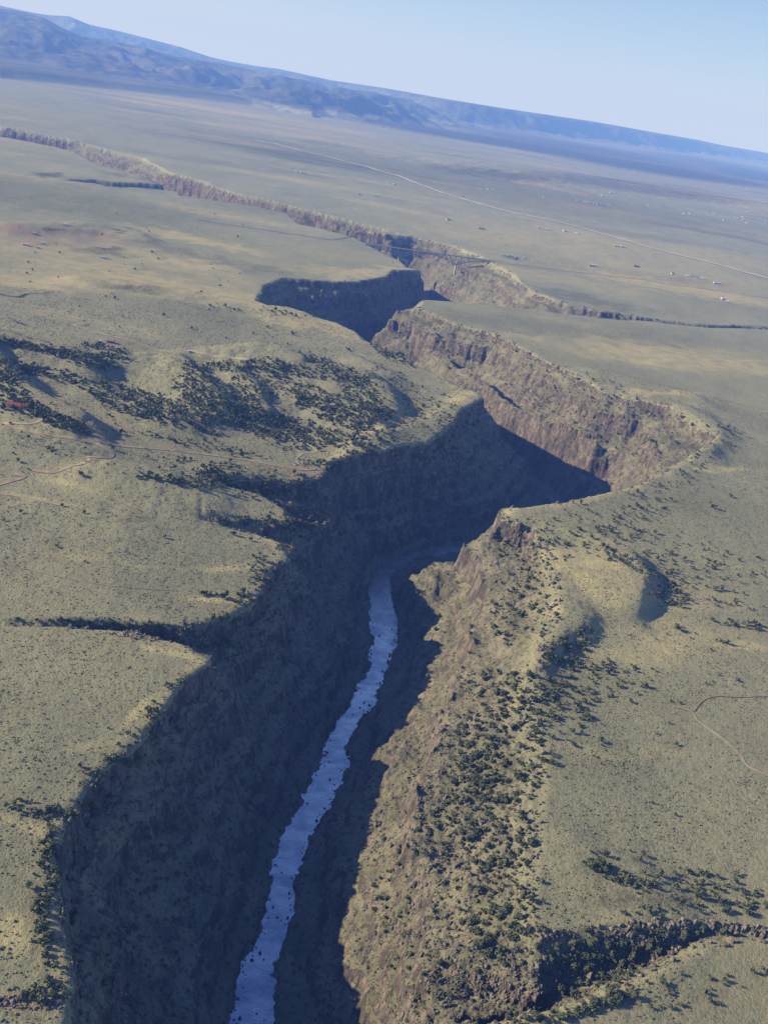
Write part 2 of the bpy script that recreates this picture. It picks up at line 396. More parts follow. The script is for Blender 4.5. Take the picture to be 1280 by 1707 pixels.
def ground_mat():
    t = NT('sage_and_rock_ground')
    pos = t.n('ShaderNodeNewGeometry'); P = pos.outputs['Position']
    at = t.n('ShaderNodeAttribute', attribute_name='cover'); sep = t.n('ShaderNodeSeparateColor'); t.l(at.outputs['Color'], sep.inputs[0])
    dry, brush, bare = sep.outputs[0], sep.outputs[1], sep.outputs[2]
    at2 = t.n('ShaderNodeAttribute', attribute_name='rockiness'); rocky = at2.outputs['Fac']
    n300 = t.noise(P, .004, 5); n40 = t.noise(P, .03, 5, .6); n5 = t.noise(P, .22, 4, .6); n1 = t.noise(P, 1.1, 3, .7)
    sage = t.mix(t.ramp(n300, .35, .65), C(.355, .343, .218), (C(.445, .42, .262)))
    sage = t.mix(t.math('MULTIPLY', t.ramp(n40, .45, .75), .6), sage, C(.36, .32, .20))
    sage = t.mix(t.math('MULTIPLY', t.ramp(n5, .5, .72), .55), sage, C(.15, .16, .115))
    sage = t.mix(t.math('MULTIPLY', t.ramp(n1, .5, .7), .45), sage, C(.09, .10, .075))
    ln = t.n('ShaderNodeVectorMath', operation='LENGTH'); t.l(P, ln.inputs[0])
    sage = t.mix(t.math('MULTIPLY', t.ramp(ln.outputs['Value'], 700., 4500.), .6), sage, C(.44, .472, .348))  # ground colour paled with distance, making up for the thin haze
    dm = t.math('MULTIPLY', dry, t.math('ADD', .35, t.ramp(n40, .3, .6)), True)
    c = t.mix(dm, sage, C(.62, .535, .29))
    c = t.mix(t.math('MULTIPLY', bare, .85), c, C(.48, .34, .24))
    c = t.mix(t.math('MULTIPLY', brush, t.ramp(n5, .30, .55)), c, C(.055, .07, .055))
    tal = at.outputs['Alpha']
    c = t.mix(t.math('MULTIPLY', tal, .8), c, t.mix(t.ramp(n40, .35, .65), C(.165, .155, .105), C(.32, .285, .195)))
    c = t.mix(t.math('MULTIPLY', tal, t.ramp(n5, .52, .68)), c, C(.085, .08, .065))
    # rock on the steep faces
    geo = t.n('ShaderNodeSeparateXYZ'); t.l(pos.outputs['Normal'], geo.inputs[0])
    mp = t.n('ShaderNodeMapping'); t.l(P, mp.inputs[0]); mp.inputs['Scale'].default_value = (1, 1, .45)
    nr = t.noise(mp.outputs[0], .35, 6, .65); nr2 = t.noise(mp.outputs[0], .09, 4, .6)
    rockc = t.mix(t.ramp(nr2, .38, .62), C(.15, .13, .11), C(.38, .31, .255))
    rockc = t.mix(t.math('MULTIPLY', t.ramp(nr, .42, .62), .7), rockc, C(.10, .082, .075))
    fac = t.ramp(t.math('ADD', rocky, t.math('MULTIPLY', t.math('SUBTRACT', n5, .5), .9)), .38, .62)
    c = t.mix(fac, c, rockc)
    # relief
    v = t.n('ShaderNodeTexVoronoi', feature='F1'); t.l(P, v.inputs['Vector']); v.inputs['Scale'].default_value = .42
    h = t.math('ADD', t.math('MULTIPLY', v.outputs[0], -.55), t.math('MULTIPLY', n1, 1.0))
    hr = t.math('MULTIPLY', nr, 5.)
    hm = t.n('ShaderNodeMix', data_type='FLOAT'); t.l(fac, hm.inputs[0]); t.l(h, hm.inputs[2]); t.l(hr, hm.inputs[3])
    b = t.n('ShaderNodeBump'); b.inputs['Strength'].default_value = .75; b.inputs['Distance'].default_value = 1.; t.l(hm.outputs[0], b.inputs['Height'])
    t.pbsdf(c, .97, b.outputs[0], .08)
    return t.m

# ---------------------------------------------------------------- the ground sheet
Q = 0.8      # resolution multiplier
def build_ground():
    az = np.concatenate([np.linspace(R(-46), R(-27.2), int(110 * Q)), np.linspace(R(-27), R(27), int(1120 * Q)), np.linspace(R(27.2), R(46), int(110 * Q))])
    r = np.concatenate([np.geomspace(90, 325, int(60 * Q)), np.geomspace(326, 3300, int(1350 * Q)), np.geomspace(3306, 9000, int(300 * Q)), np.geomspace(9030, 34000, int(420 * Q)), np.geomspace(34300, 90000, int(40 * Q))])
    A, RR = np.meshgrid(az, r)
    X = RR * np.sin(A); Y = RR * np.cos(A)
    Zh = np.empty_like(X)
    for i in range(0, len(r), 100): Zh[i:i + 100] = hgt(X[i:i + 100].ravel(), Y[i:i + 100].ravel()).reshape(X[i:i + 100].shape)
    na, nr_ = len(az), len(r)
    GR.update(az=az, r=r, ia=np.arange(na), ir=np.arange(nr_), z=Zh)
    idx = np.arange(na * nr_).reshape(nr_, na)
    faces = np.stack([idx[:-1, :-1].ravel(), idx[:-1, 1:].ravel(), idx[1:, 1:].ravel(), idx[1:, :-1].ravel()], 1)
    o = mesh_np('ground', np.stack([X.ravel(), Y.ravel(), Zh.ravel()], 1), faces, ground_mat(), smooth=True)
    tag(o, kind='structure')
    o['label'] = 'sagebrush plateau cut by the deep river gorge'
    # slope from the grid
    x, y, z = X, Y, Zh
    def grad(a): return np.gradient(a, axis=0), np.gradient(a, axis=1)
    xr, xa = grad(x); yr, ya = grad(y); zr, za = grad(z)
    nx = ya * zr - za * yr; ny = za * xr - xa * zr; nz = xa * yr - ya * xr
    ln = np.sqrt(nx * nx + ny * ny + nz * nz) + 1e-9
    nz = np.abs(nz) / ln
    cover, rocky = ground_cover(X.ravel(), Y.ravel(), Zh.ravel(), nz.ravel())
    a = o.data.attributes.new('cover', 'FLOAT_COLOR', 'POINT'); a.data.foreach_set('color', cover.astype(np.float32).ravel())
    a = o.data.attributes.new('rockiness', 'FLOAT', 'POINT'); a.data.foreach_set('value', rocky.astype(np.float32).ravel())
    return o

# patches of cover, surveyed as ellipses: (u, v, half length, half width, tilt deg, strength)
DRY = [(250, 470, 150, 16, 9, .8), (400, 500, 120, 12, 9, .7), (80, 470, 110, 14, 6, .7), (330, 445, 90, 8, 10, .8), (1110, 595, 150, 18, 7, .8), (1080, 1070, 130, 40, 0, .55), (1010, 965, 70, 45, 30, .6), (1120, 1000, 120, 20, 5, .5), (1020, 425, 280, 32, 11, .45), (820, 395, 140, 12, 9, .5), (560, 545, 90, 12, 12, 1), (480, 535, 60, 9, 8, .8), (650, 575, 70, 9, 30, .9), (620, 455, 70, 8, -5, .8), (540, 450, 60, 6, 5, .6), (740, 625, 60, 9, 32, .6), (790, 675, 50, 10, 15, .7),
       (60, 410, 110, 18, 5, .5), (140, 450, 120, 20, 10, .55), (300, 440, 130, 14, 14, .55), (260, 480, 160, 14, 8, .5), (330, 400, 110, 6, 12, .8), (480, 515, 60, 12, 5, .5), (170, 540, 140, 8, 12, .4),
       (340, 180, 130, 4, 9, .9), (500, 205, 130, 5, 10, .6), (250, 172, 60, 3, 8, .8), (900, 460, 180, 8, 10, .4), (1130, 480, 170, 9, 10, .9), (1000, 400, 140, 14, 10, .5), (1200, 430, 120, 12, 10, .5), (1050, 445, 150, 8, 10, .5),
       (1130, 318, 110, 3.5, 8, .9), (1250, 340, 60, 4, 10, .8), (1060, 590, 110, 18, 7, .8), (1200, 605, 110, 12, 8, .8), (1000, 640, 70, 5, 12, .4), (1230, 310, 80, 3, 8, .6),
       (300, 1095, 60, 8, 12, 1), (240, 1180, 45, 9, -35, .8), (160, 1240, 60, 10, -15, .4), (400, 945, 50, 9, 0, .8), (370, 1000, 60, 8, 5, .9), (440, 905, 40, 7, 10, .8), (60, 1380, 70, 12, 10, .6), (20, 1560, 30, 40, 0, .9),
       (900, 1020, 60, 14, -20, .6), (1000, 900, 60, 8, 15, .5), (960, 950, 50, 20, 30, .4), (1150, 1085, 60, 7, 0, .9), (1230, 1075, 50, 6, 3, .8), (850, 1080, 60, 40, -30, .35), (740, 1010, 30, 40, -50, .5), (700, 1180, 50, 20, -50, .5),
       (660, 1300, 30, 6, -25, 1), (1200, 780, 50, 4, 3, .9), (1100, 1010, 70, 6, 0, .7), (880, 1690, 90, 14, 0, 1), (750, 1320, 50, 20, -40, .4), (1000, 1250, 150, 10, 3, .3), (860, 560, 60, 4, 3, .5), (1090, 655, 80, 4, 3, .7),
       (200, 935, 110, 5, 8, .3), (120, 810, 50, 6, 8, .6), (60, 830, 60, 4, 10, .8), (700, 760, 60, 14, -10, .5), (650, 700, 60, 16, -20, .3)]
BRUSH = [(740, 222, 170, 7, 9.6, 1.1), (980, 248, 240, 9, 9.6, 1.), (1200, 275, 150, 9, 9.6, .9), (760, 300, 480, 18, 10, .4), (30, 491, 42, 1.3, 2, 1.2), (100, 330, 260, 24, 10, .35), (1000, 350, 300, 16, 8, .35), (900, 545, 300, 12, 6, .25), (890, 245, 190, 8, 9.6, 1.2), (1100, 282, 200, 9, 9, 1.2), (700, 215, 90, 5, 9, 1.1), (1250, 290, 90, 10, 9, 1.1), (820, 290, 130, 8, 6, .7), (1060, 312, 190, 9, 8, .7), (240, 312, 70, 3, 3, .6), (80, 292, 25, 5, 5, .8), (170, 420, 60, 4, 8, .5), (540, 240, 60, 3, 8, .4),
         (200, 385, 14, 3, 3, 1.), (90, 383, 14, 3, 5, .8), (175, 415, 30, 3, 2, .9), (1060, 1500, 90, 14, 2, .5), (230, 480, 60, 6, 5, .6), (260, 300, 90, 3, 8, .5), (980, 500, 100, 7, 12, .4), (350, 430, 150, 5, 12, .35)]
BARE = [(30, 385, 60, 6, 4, 1), (60, 402, 50, 5, 4, .8), (150, 395, 70, 6, 8, .6), (165, 388, 30, 5, 25, .8), (110, 402, 60, 5, 5, .6), (1130, 465, 60, 3, 8, .8), (1190, 472, 40, 2.5, 6, .8), (190, 572, 40, 4, 10, .7), (150, 700, 120, 10, 20, .25),
        (1100, 985, 90, 14, 15, .25), (20, 1670, 40, 14, 0, .8), (830, 1700, 120, 14, 0, .5), (505, 785, 40, 6, 8, .8), (1100, 740, 60, 30, 0, .2), (735, 1690, 50, 30, 0, .4)]

def ground_cover(x, y, z, nz):
    u, v = to_px(x, y, z)
    u = u + 14 * pn(x / 60, y / 60, 201); v = v + np.clip(1 / (1 + np.hypot(x, y) / 1500), .05, 1) * 18 * pn(x / 45, y / 45, 203)
    def lay(L):
        w = np.zeros(x.shape)
        for (cu, cv, a, b, t, s) in L:
            k = (np.abs(u - cu) < 2.2 * (a + b)) & (np.abs(v - cv) < 2.2 * (a * abs(math.sin(R(t))) + b) + 4)
            c, sn = math.cos(R(t)), math.sin(R(t)); du = u[k] - cu; dv = v[k] - cv
            q = ((du * c + dv * sn) / a) ** 2 + ((-du * sn + dv * c) / b) ** 2
            w[k] = np.maximum(w[k], s * np.exp(-(q ** 2) * .7))
        return w
    dry = lay(DRY); brush = lay(BRUSH); bare = lay(BARE)
    r = np.hypot(x, y)
    st = fbm(x / 500, y / 220, 211, 4); st2 = fbm(x / 2600, y / 900, 213, 4)
    dry = dry + .5 * np.clip(st * 2 - .25, 0, 1) * sst(5000, 1500, r) * .6 + .55 * np.clip(st2 * 2.2 - .2, 0, 1) * sst(2500, 5000, r)
    st3 = fbm(x / 1100, y / 420, 215, 4); dry = np.maximum(dry, .75 * np.clip(st3 * 3 - .45, 0, 1) * sst(1700, 3000, r) * sst(9000, 7000, r)); brush = brush + .35 * np.clip(fbm(x / 1500, y / 500, 216, 4) * 3 - .4, 0, 1) * sst(2500, 4000, r)
    inb = (x > BX0) & (x < BX1) & (y > BY0) & (y < BY1)
    wide = np.where(inb, samp(WIDE, x, y), 0); tin = np.where(inb, samp(TIN, x, y), 0)
    rim = sst(-.4, -5, wide) * sst(-3, -.5, tin) * sst(2300, 1500, r)
    dry = np.maximum(dry, rim * .75 * np.clip(.5 + 1.6 * fbm(x / 70, y / 70, 217, 2), 0, 1))
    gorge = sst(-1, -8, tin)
    brush = np.maximum(brush, .6 * sst(9000, 17000, r) * np.clip(.8 + 1.5 * fbm(x / 2500, y / 1200, 231, 3), .2, 1))
    dry = dry * (1 - .8 * gorge) + gorge * .3 * np.clip(fbm(x / 40, y / 18, 219, 3) * 2 + .3, 0, 1)
    rocky = sst(.72, .42, nz) * (.25 + .75 * gorge) + gorge * .12
    # mountains: forest with pale scars
    mt = sst(8200, 9500, r) * sst(25, 70, z)
    brush = np.maximum(brush, mt * np.clip(.95 + .5 * fbm(x / 900, y / 900, 221, 4), 0, 1.1))
    rocky = np.where(mt > .5, np.clip(.1 + 2.2 * (fbm(x / 500, y / 500, 223, 4) - .12), 0, .75) * sst(.99, .93, nz), rocky)
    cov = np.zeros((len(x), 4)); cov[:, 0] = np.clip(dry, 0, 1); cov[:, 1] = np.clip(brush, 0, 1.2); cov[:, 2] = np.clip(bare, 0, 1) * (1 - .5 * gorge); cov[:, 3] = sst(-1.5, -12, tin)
    return cov, np.clip(rocky, 0, 1)

ground = build_ground()
print('ground', round(time.time() - T0, 1))

# ---------------------------------------------------------------- river
def river_mat():
    t = NT('river_water')
    pos = t.n('ShaderNodeNewGeometry'); P = pos.outputs['Position']
    mp = t.n('ShaderNodeMapping'); t.l(P, mp.inputs[0]); mp.inputs['Scale'].default_value = (.75, 1., 1)
    a = t.noise(mp.outputs[0], .075, 6, .6); b_ = t.noise(mp.outputs[0], .9, 3, .6)
    foam = t.ramp(a, .34, .68)
    c = t.mix(foam, C(.52, .58, .68), C(1., 1., 1.))
    bm = t.n('ShaderNodeBump'); bm.inputs['Strength'].default_value = .35; bm.inputs['Distance'].default_value = .6; t.l(b_, bm.inputs['Height'])
    s = t.pbsdf(c, .16, bm.outputs[0], .5); s.inputs['IOR'].default_value = 1.333; s.inputs['Metallic'].default_value = .8
    return t.m
def build_river():
    co = []; n = len(riverL)
    for (a, b, wz) in zip(riverL, riverR, rz_):
        a = Vector(a); b = Vector(b); d = (b - a).normalized() * 9
        a = a - d; b = b + d
        for k in range(7):
            p = a.lerp(b, k / 6); co.append((p.x, p.y, wz + .15))
    f = [(i * 7 + k, i * 7 + k + 1, (i + 1) * 7 + k + 1, (i + 1) * 7 + k) for i in range(n - 1) for k in range(6)]
    o = mesh_np('river', co, f, river_mat()); tag(o, kind='structure'); o['label'] = 'pale river with rapids on the gorge floor'
build_river()

#@@BEGIN@@
# ---------------------------------------------------------------- simple materials
def plain(name, col, rough=.8, var=.25, scale=.6, spec=.2, metal=0.):
    t = NT(name); g = t.n('ShaderNodeNewGeometry'); n = t.noise(g.outputs['Position'], scale, 3)
    c = t.mix(t.ramp(n, .35, .65), C(*[q * (1 - var) for q in col]), C(*[min(1, q * (1 + var)) for q in col]))
    b = t.pbsdf(c, rough, None, spec); b.inputs['Metallic'].default_value = metal
    return t.m
def leaf_mat(name, a, b):
    t = NT(name); g = t.n('ShaderNodeNewGeometry'); n = t.noise(g.outputs['Position'], .2, 2); n2 = t.noise(g.outputs['Position'], 1.4, 2)
    c = t.mix(t.ramp(n, .38, .62), C(*a), C(*b)); c = t.mix(t.math('MULTIPLY', t.ramp(n2, .45, .65), .45), c, C(*[q * .4 for q in a]))
    t.pbsdf(c, .9, None, .1); return t.m
M_leaf = leaf_mat('juniper_foliage', (.145, .18, .10), (.22, .25, .14))
M_bark = plain('juniper_bark', (.16, .12, .09), .95)
M_sage = leaf_mat('sagebrush_foliage', (.22, .225, .147), (.34, .32, .195))
M_rock = plain('basalt_rock', (.245, .215, .175), .95, .45, .35)
M_rock2 = plain('dark_wet_rock', (.05, .05, .05), .7, .4, .8)
M_road = plain('pale_gravel_road', (.50, .42, .30), .95, .2, .05)
M_pale = plain('bright_gravel', (.80, .72, .56), .95, .06, .02)
M_dirt = plain('brown_dirt_track', (.42, .33, .235), .95, .2, .1)
M_asph = plain('worn_asphalt', (.30, .29, .27), .9, .1, .1)
M_white = plain('white_wall', (.80, .80, .80), .7, .05)
M_tan = plain('tan_wall', (.5, .38, .28), .8, .1)
M_roofg = plain('grey_roof', (.3, .3, .32), .6, .1)
M_roofw = plain('pale_metal_roof', (.74, .76, .78), .6, .05)
M_roofr = plain('red_metal_roof', (.34, .10, .08), .5, .15)
M_steel = plain('pale_blue_grey_steel', (.42, .45, .48), .5, .1, .2, .4)
M_conc = plain('pale_concrete', (.62, .58, .5), .85, .12, .2)
M_glass = plain('dark_window', (.05, .06, .07), .2, .1)
M_rubber = plain('tyre_rubber', (.03, .03, .03), .8, .1)

# ---------------------------------------------------------------- shape collector
class MB:
    def __init__(s): s.v = []; s.f = []
    def hexa(s, p):
        b = len(s.v); s.v += [tuple(q) for q in p]
        s.f += [tuple(b + i for i in q) for q in ((0, 3, 2, 1), (4, 5, 6, 7), (0, 1, 5, 4), (1, 2, 6, 5), (2, 3, 7, 6), (3, 0, 4, 7))]
    def box(s, c, d, taper=1.):
        x, y, z = c; a, b, h = d[0] / 2, d[1] / 2, d[2] / 2
        s.hexa([(x - a, y - b, z - h), (x + a, y - b, z - h), (x + a, y + b, z - h), (x - a, y + b, z - h)] + [(x - a * taper, y - b * taper, z + h), (x + a * taper, y - b * taper, z + h), (x + a * taper, y + b * taper, z + h), (x - a * taper, y + b * taper, z + h)])
    def bar(s, a, b, w, w2=None):
        a = Vector(a); b = Vector(b); d = (b - a).normalized(); w2 = w if w2 is None else w2
        up = Vector((0, 0, 1)) if abs(d.z) < .9 else Vector((0, 1, 0)); u = d.cross(up).normalized(); v = u.cross(d)
        q = [(-1, -1), (1, -1), (1, 1), (-1, 1)]
        s.hexa([a + u * (i * w / 2) + v * (j * w / 2) for i, j in q] + [b + u * (i * w2 / 2) + v * (j * w2 / 2) for i, j in q])
    def wheel(s, c, r, w, n=12):
        b = len(s.v)
        for k in (-1, 1):
            for i in range(n): a = 2 * math.pi * i / n; s.v.append((c[0] + r * math.cos(a), c[1] + k * w / 2, c[2] + r * math.sin(a)))
        s.f += [(b + i, b + (i + 1) % n, b + n + (i + 1) % n, b + n + i) for i in range(n)]
        s.f += [tuple(b + i for i in range(n))[::-1], tuple(b + n + i for i in range(n))]
    def mesh(s, name, mat):
        me = bpy.data.meshes.new(name); me.from_pydata(s.v, [], s.f); me.materials.append(mat); me.update(); return me
    def build(s, name, mat, parent=None):
        o = bpy.data.objects.new(name, s.mesh(name, mat)); COL.objects.link(o); o.parent = parent; return o

def empty(name, loc, rz=0., label=None, cat=None, group=None, scale=1.):
    o = bpy.data.objects.new(name, None); COL.objects.link(o); o.location = loc; o.rotation_euler = (0, 0, rz); o.scale = (scale,) * 3; o.empty_display_size = .5
    return tag(o, label, cat, group)
def child(name, me, parent):
    o = bpy.data.objects.new(name, me); COL.objects.link(o); o.parent = parent; return o
def gz(x, y): return float(on_ground(np.array([x]), np.array([y]))[0])
def place(u, v, **k):
    x, y, ok = hit([u], [v], **k); return float(x[0]), float(y[0]), gz(x[0], y[0])

# ---------------------------------------------------------------- roads and tracks: sheets draped on the ground
ROADP = []
def road(name, label, px, width, mat, lift=.5):
    u = np.array([p[0] for p in px], float); v = np.array([p[1] for p in px], float)
    far = v.min() < 480
    x, y, _ = hit(u, v, 300, 60000 if far else 9000, 700 if far else 300)
    P = np.stack([x, y], 1)
    # smooth curve through the surveyed points
    pts = []
    for i in range(len(P) - 1):
        p0 = P[max(i - 1, 0)]; p1 = P[i]; p2 = P[i + 1]; p3 = P[min(i + 2, len(P) - 1)]
        n = max(2, int(np.hypot(*(p2 - p1)) / (5 if not far else 14)))
        for k in range(n):
            t = k / n; pts.append(.5 * ((2 * p1) + (-p0 + p2) * t + (2 * p0 - 5 * p1 + 4 * p2 - p3) * t * t + (-p0 + 3 * p1 - 3 * p2 + p3) * t ** 3))
    pts.append(P[-1]); pts = np.array(pts); ROADP.append((pts, width)); d = np.gradient(pts, axis=0); d /= np.hypot(d[:, 0], d[:, 1])[:, None] + 1e-9
    nrm = np.stack([-d[:, 1], d[:, 0]], 1); co = []
    wv = width * (1 + .25 * fbm(pts[:, 0] / 30, pts[:, 1] / 30, 301, 2))
    for k in (-1, -.5, 0, .5, 1):
        q = pts + nrm * (k * wv / 2)[:, None]; co.append(np.stack([q[:, 0], q[:, 1], on_ground(q[:, 0], q[:, 1]) + lift], 1))
    co = np.stack(co, 1); n = len(pts); base = np.arange(n - 1)[:, None] * 5 + np.arange(4)
    b = base.ravel(); f = np.stack([b, b + 1, b + 6, b + 5], 1)
    o = mesh_np(name, co.reshape(-1, 3), f, mat, smooth=True); tag(o, label, kind='structure'); return o

road('road', 'straight pale road crossing the far plain', [(425, 233), (470, 243), (560, 265), (640, 287), (720, 315), (800, 340), (870, 358), (950, 375), (1040, 400), (1130, 425), (1210, 445), (1330, 478)], 24, M_pale, 1.6)
road('track', 'faint pale track on the far left plain', [(60, 133), (150, 174), (210, 187), (290, 210)], 12, M_road, .9)
road('highway', 'highway running to the west end of the bridge', [(330, 366), (395, 377), (500, 392), (560, 399), (611, 407)], 11, M_asph, .7)
road('highway', 'highway leaving the east end of the bridge', [(821, 435), (850, 440), (900, 446), (1000, 458), (1120, 474), (1300, 500)], 6, M_road, .7)
road('dirt_road', 'brown dirt road running to the lookout on the gorge rim', [(-30, 697), (0, 706), (60, 722), (130, 733), (160, 737), (215, 745), (300, 752), (400, 766), (450, 775), (500, 783), (525, 783)], 5, M_dirt)
road('dirt_road', 'curving dirt road linking to the lookout road', [(150, 737), (162, 740), (180, 750), (188, 757), (182, 763), (165, 763), (145, 761)], 5, M_road)
road('dirt_road', 'winding brown dirt road on the left plateau', [(140, 760), (148, 767), (140, 773), (120, 777), (100, 785), (88, 788), (50, 783)], 5, M_dirt)
road('dirt_road', 'dirt road making a sharp bend at the left edge', [(-20, 772), (0, 779), (20, 789), (42, 794), (30, 800), (0, 808), (-30, 816)], 5, M_dirt)
road('dirt_road', 'loop drive below the red roofed house', [(-20, 703), (20, 706), (50, 707), (66, 703), (68, 697), (55, 689), (38, 684)], 4.5, M_road)
road('dirt_road', 'zigzag dirt road on the left plain', [(72, 519), (100, 524), (130, 532), (148, 539), (138, 541), (124, 542), (160, 554), (220, 569), (300, 584), (390, 598), (440, 605)], 5, M_road)
road('trail', 'narrow pale trail at the rim lookout', [(505, 782), (498, 774), (496, 764), (506, 756), (528, 753), (520, 745), (510, 738), (500, 730)], 3, M_road)
road('dirt_road', 'pale dirt road curving across the right plateau', [(1155, 1186), (1163, 1175), (1175, 1165), (1200, 1160), (1240, 1162), (1330, 1158)], 1.8, M_dirt)
road('dirt_road', 'pale dirt road dropping to the right edge', [(1120, 1178), (1150, 1185), (1160, 1200), (1182, 1217), (1210, 1238), (1235, 1262), (1245, 1278), (1300, 1303)], 2.8, M_road)
road('track', 'faint trodden path across the near left plateau', [(-20, 936), (60, 952), (120, 966), (200, 978), (300, 985)], 1.1, M_dirt, .3)
road('track', 'faint trodden path behind the near left plateau', [(-10, 822), (40, 828), (80, 838), (120, 843)], 3, M_road, .3)

# ---------------------------------------------------------------- plants
def crown_mesh(name, seed, nleaf, leaf, h=4.6, core=True):
    g = np.random.default_rng(seed); v = []; f = []
    lobes = [(g.normal(0, .28), g.normal(0, .28), .45 + .5 * g.random(), .55 + .25 * g.random()) for _ in range(7)]
    W = 2.3
    if core:
        for (lx, ly, lz, lr) in lobes[:4]:
            b = len(v); rr = lr * .62
            for k, (zz, q) in enumerate(((-.8, .6), (0, 1), (.8, .55))):
                for i in range(6):
                    a = i * math.pi / 3 + k * .5; q2 = q * rr * W * (.85 + .3 * g.random())
                    v.append((lx * W + q2 * math.cos(a), ly * W + q2 * math.sin(a), h * (lz * .62 + .1) + zz * rr * h * .32))
            for k in range(2):
                for i in range(6): f.append((b + k * 6 + i, b + k * 6 + (i + 1) % 6, b + k * 6 + 6 + (i + 1) % 6, b + k * 6 + 6 + i))
            f.append((b + 12, b + 13, b + 14, b + 15)); f.append((b + 12, b + 15, b + 16, b + 17))
    for i in range(nleaf):
        lx, ly, lz, lr = lobes[g.integers(len(lobes))]
        d = g.normal(size=3); d /= np.linalg.norm(d); q = lr * (.6 + .45 * g.random())
        c = np.array([lx * W + d[0] * q * W * .8, ly * W + d[1] * q * W * .8, max(.25, h * (lz * .6 + .1) + d[2] * q * h * .34)])
        a = g.normal(size=3) * .6 + d.take([1, 2, 0]); a /= np.linalg.norm(a); b2 = np.cross(a, d + g.normal(size=3) * .5); b2 /= np.linalg.norm(b2) + 1e-9
        s = leaf * (.6 + .8 * g.random()); b = len(v)
        v += [tuple(c + a * s), tuple(c + b2 * s * .7), tuple(c - a * s), tuple(c - b2 * s * .7)]; f.append((b, b + 1, b + 2, b + 3))
    return np.array(v, np.float32), np.array(f, np.int32)
def me_of(name, v, f, mat):
    me = bpy.data.meshes.new(name); me.from_pydata([tuple(map(float, q)) for q in v], [], [tuple(map(int, q)) for q in f]); me.materials.append(mat); me.update(); return me
NEARV = [me_of('crown', *crown_mesh('crown', 100 + i, 230, .42), M_leaf) for i in range(7)]
def trunk_me(seed):
    g = random.Random(seed); m = MB(); p = Vector((0, 0, -.5)); q = Vector((g.uniform(-.2, .2), g.uniform(-.2, .2), 1.3)); m.bar(p, q, .6, .36)
    for i in range(4):
        a = g.uniform(0, 6.28); e = q + Vector((math.cos(a) * 1.1, math.sin(a) * 1.1, g.uniform(1., 1.9))); m.bar(q - Vector((0, 0, .3)), e, .26, .08)
    return m.mesh('trunk', M_bark)
TRUNKV = [trunk_me(i) for i in range(4)]

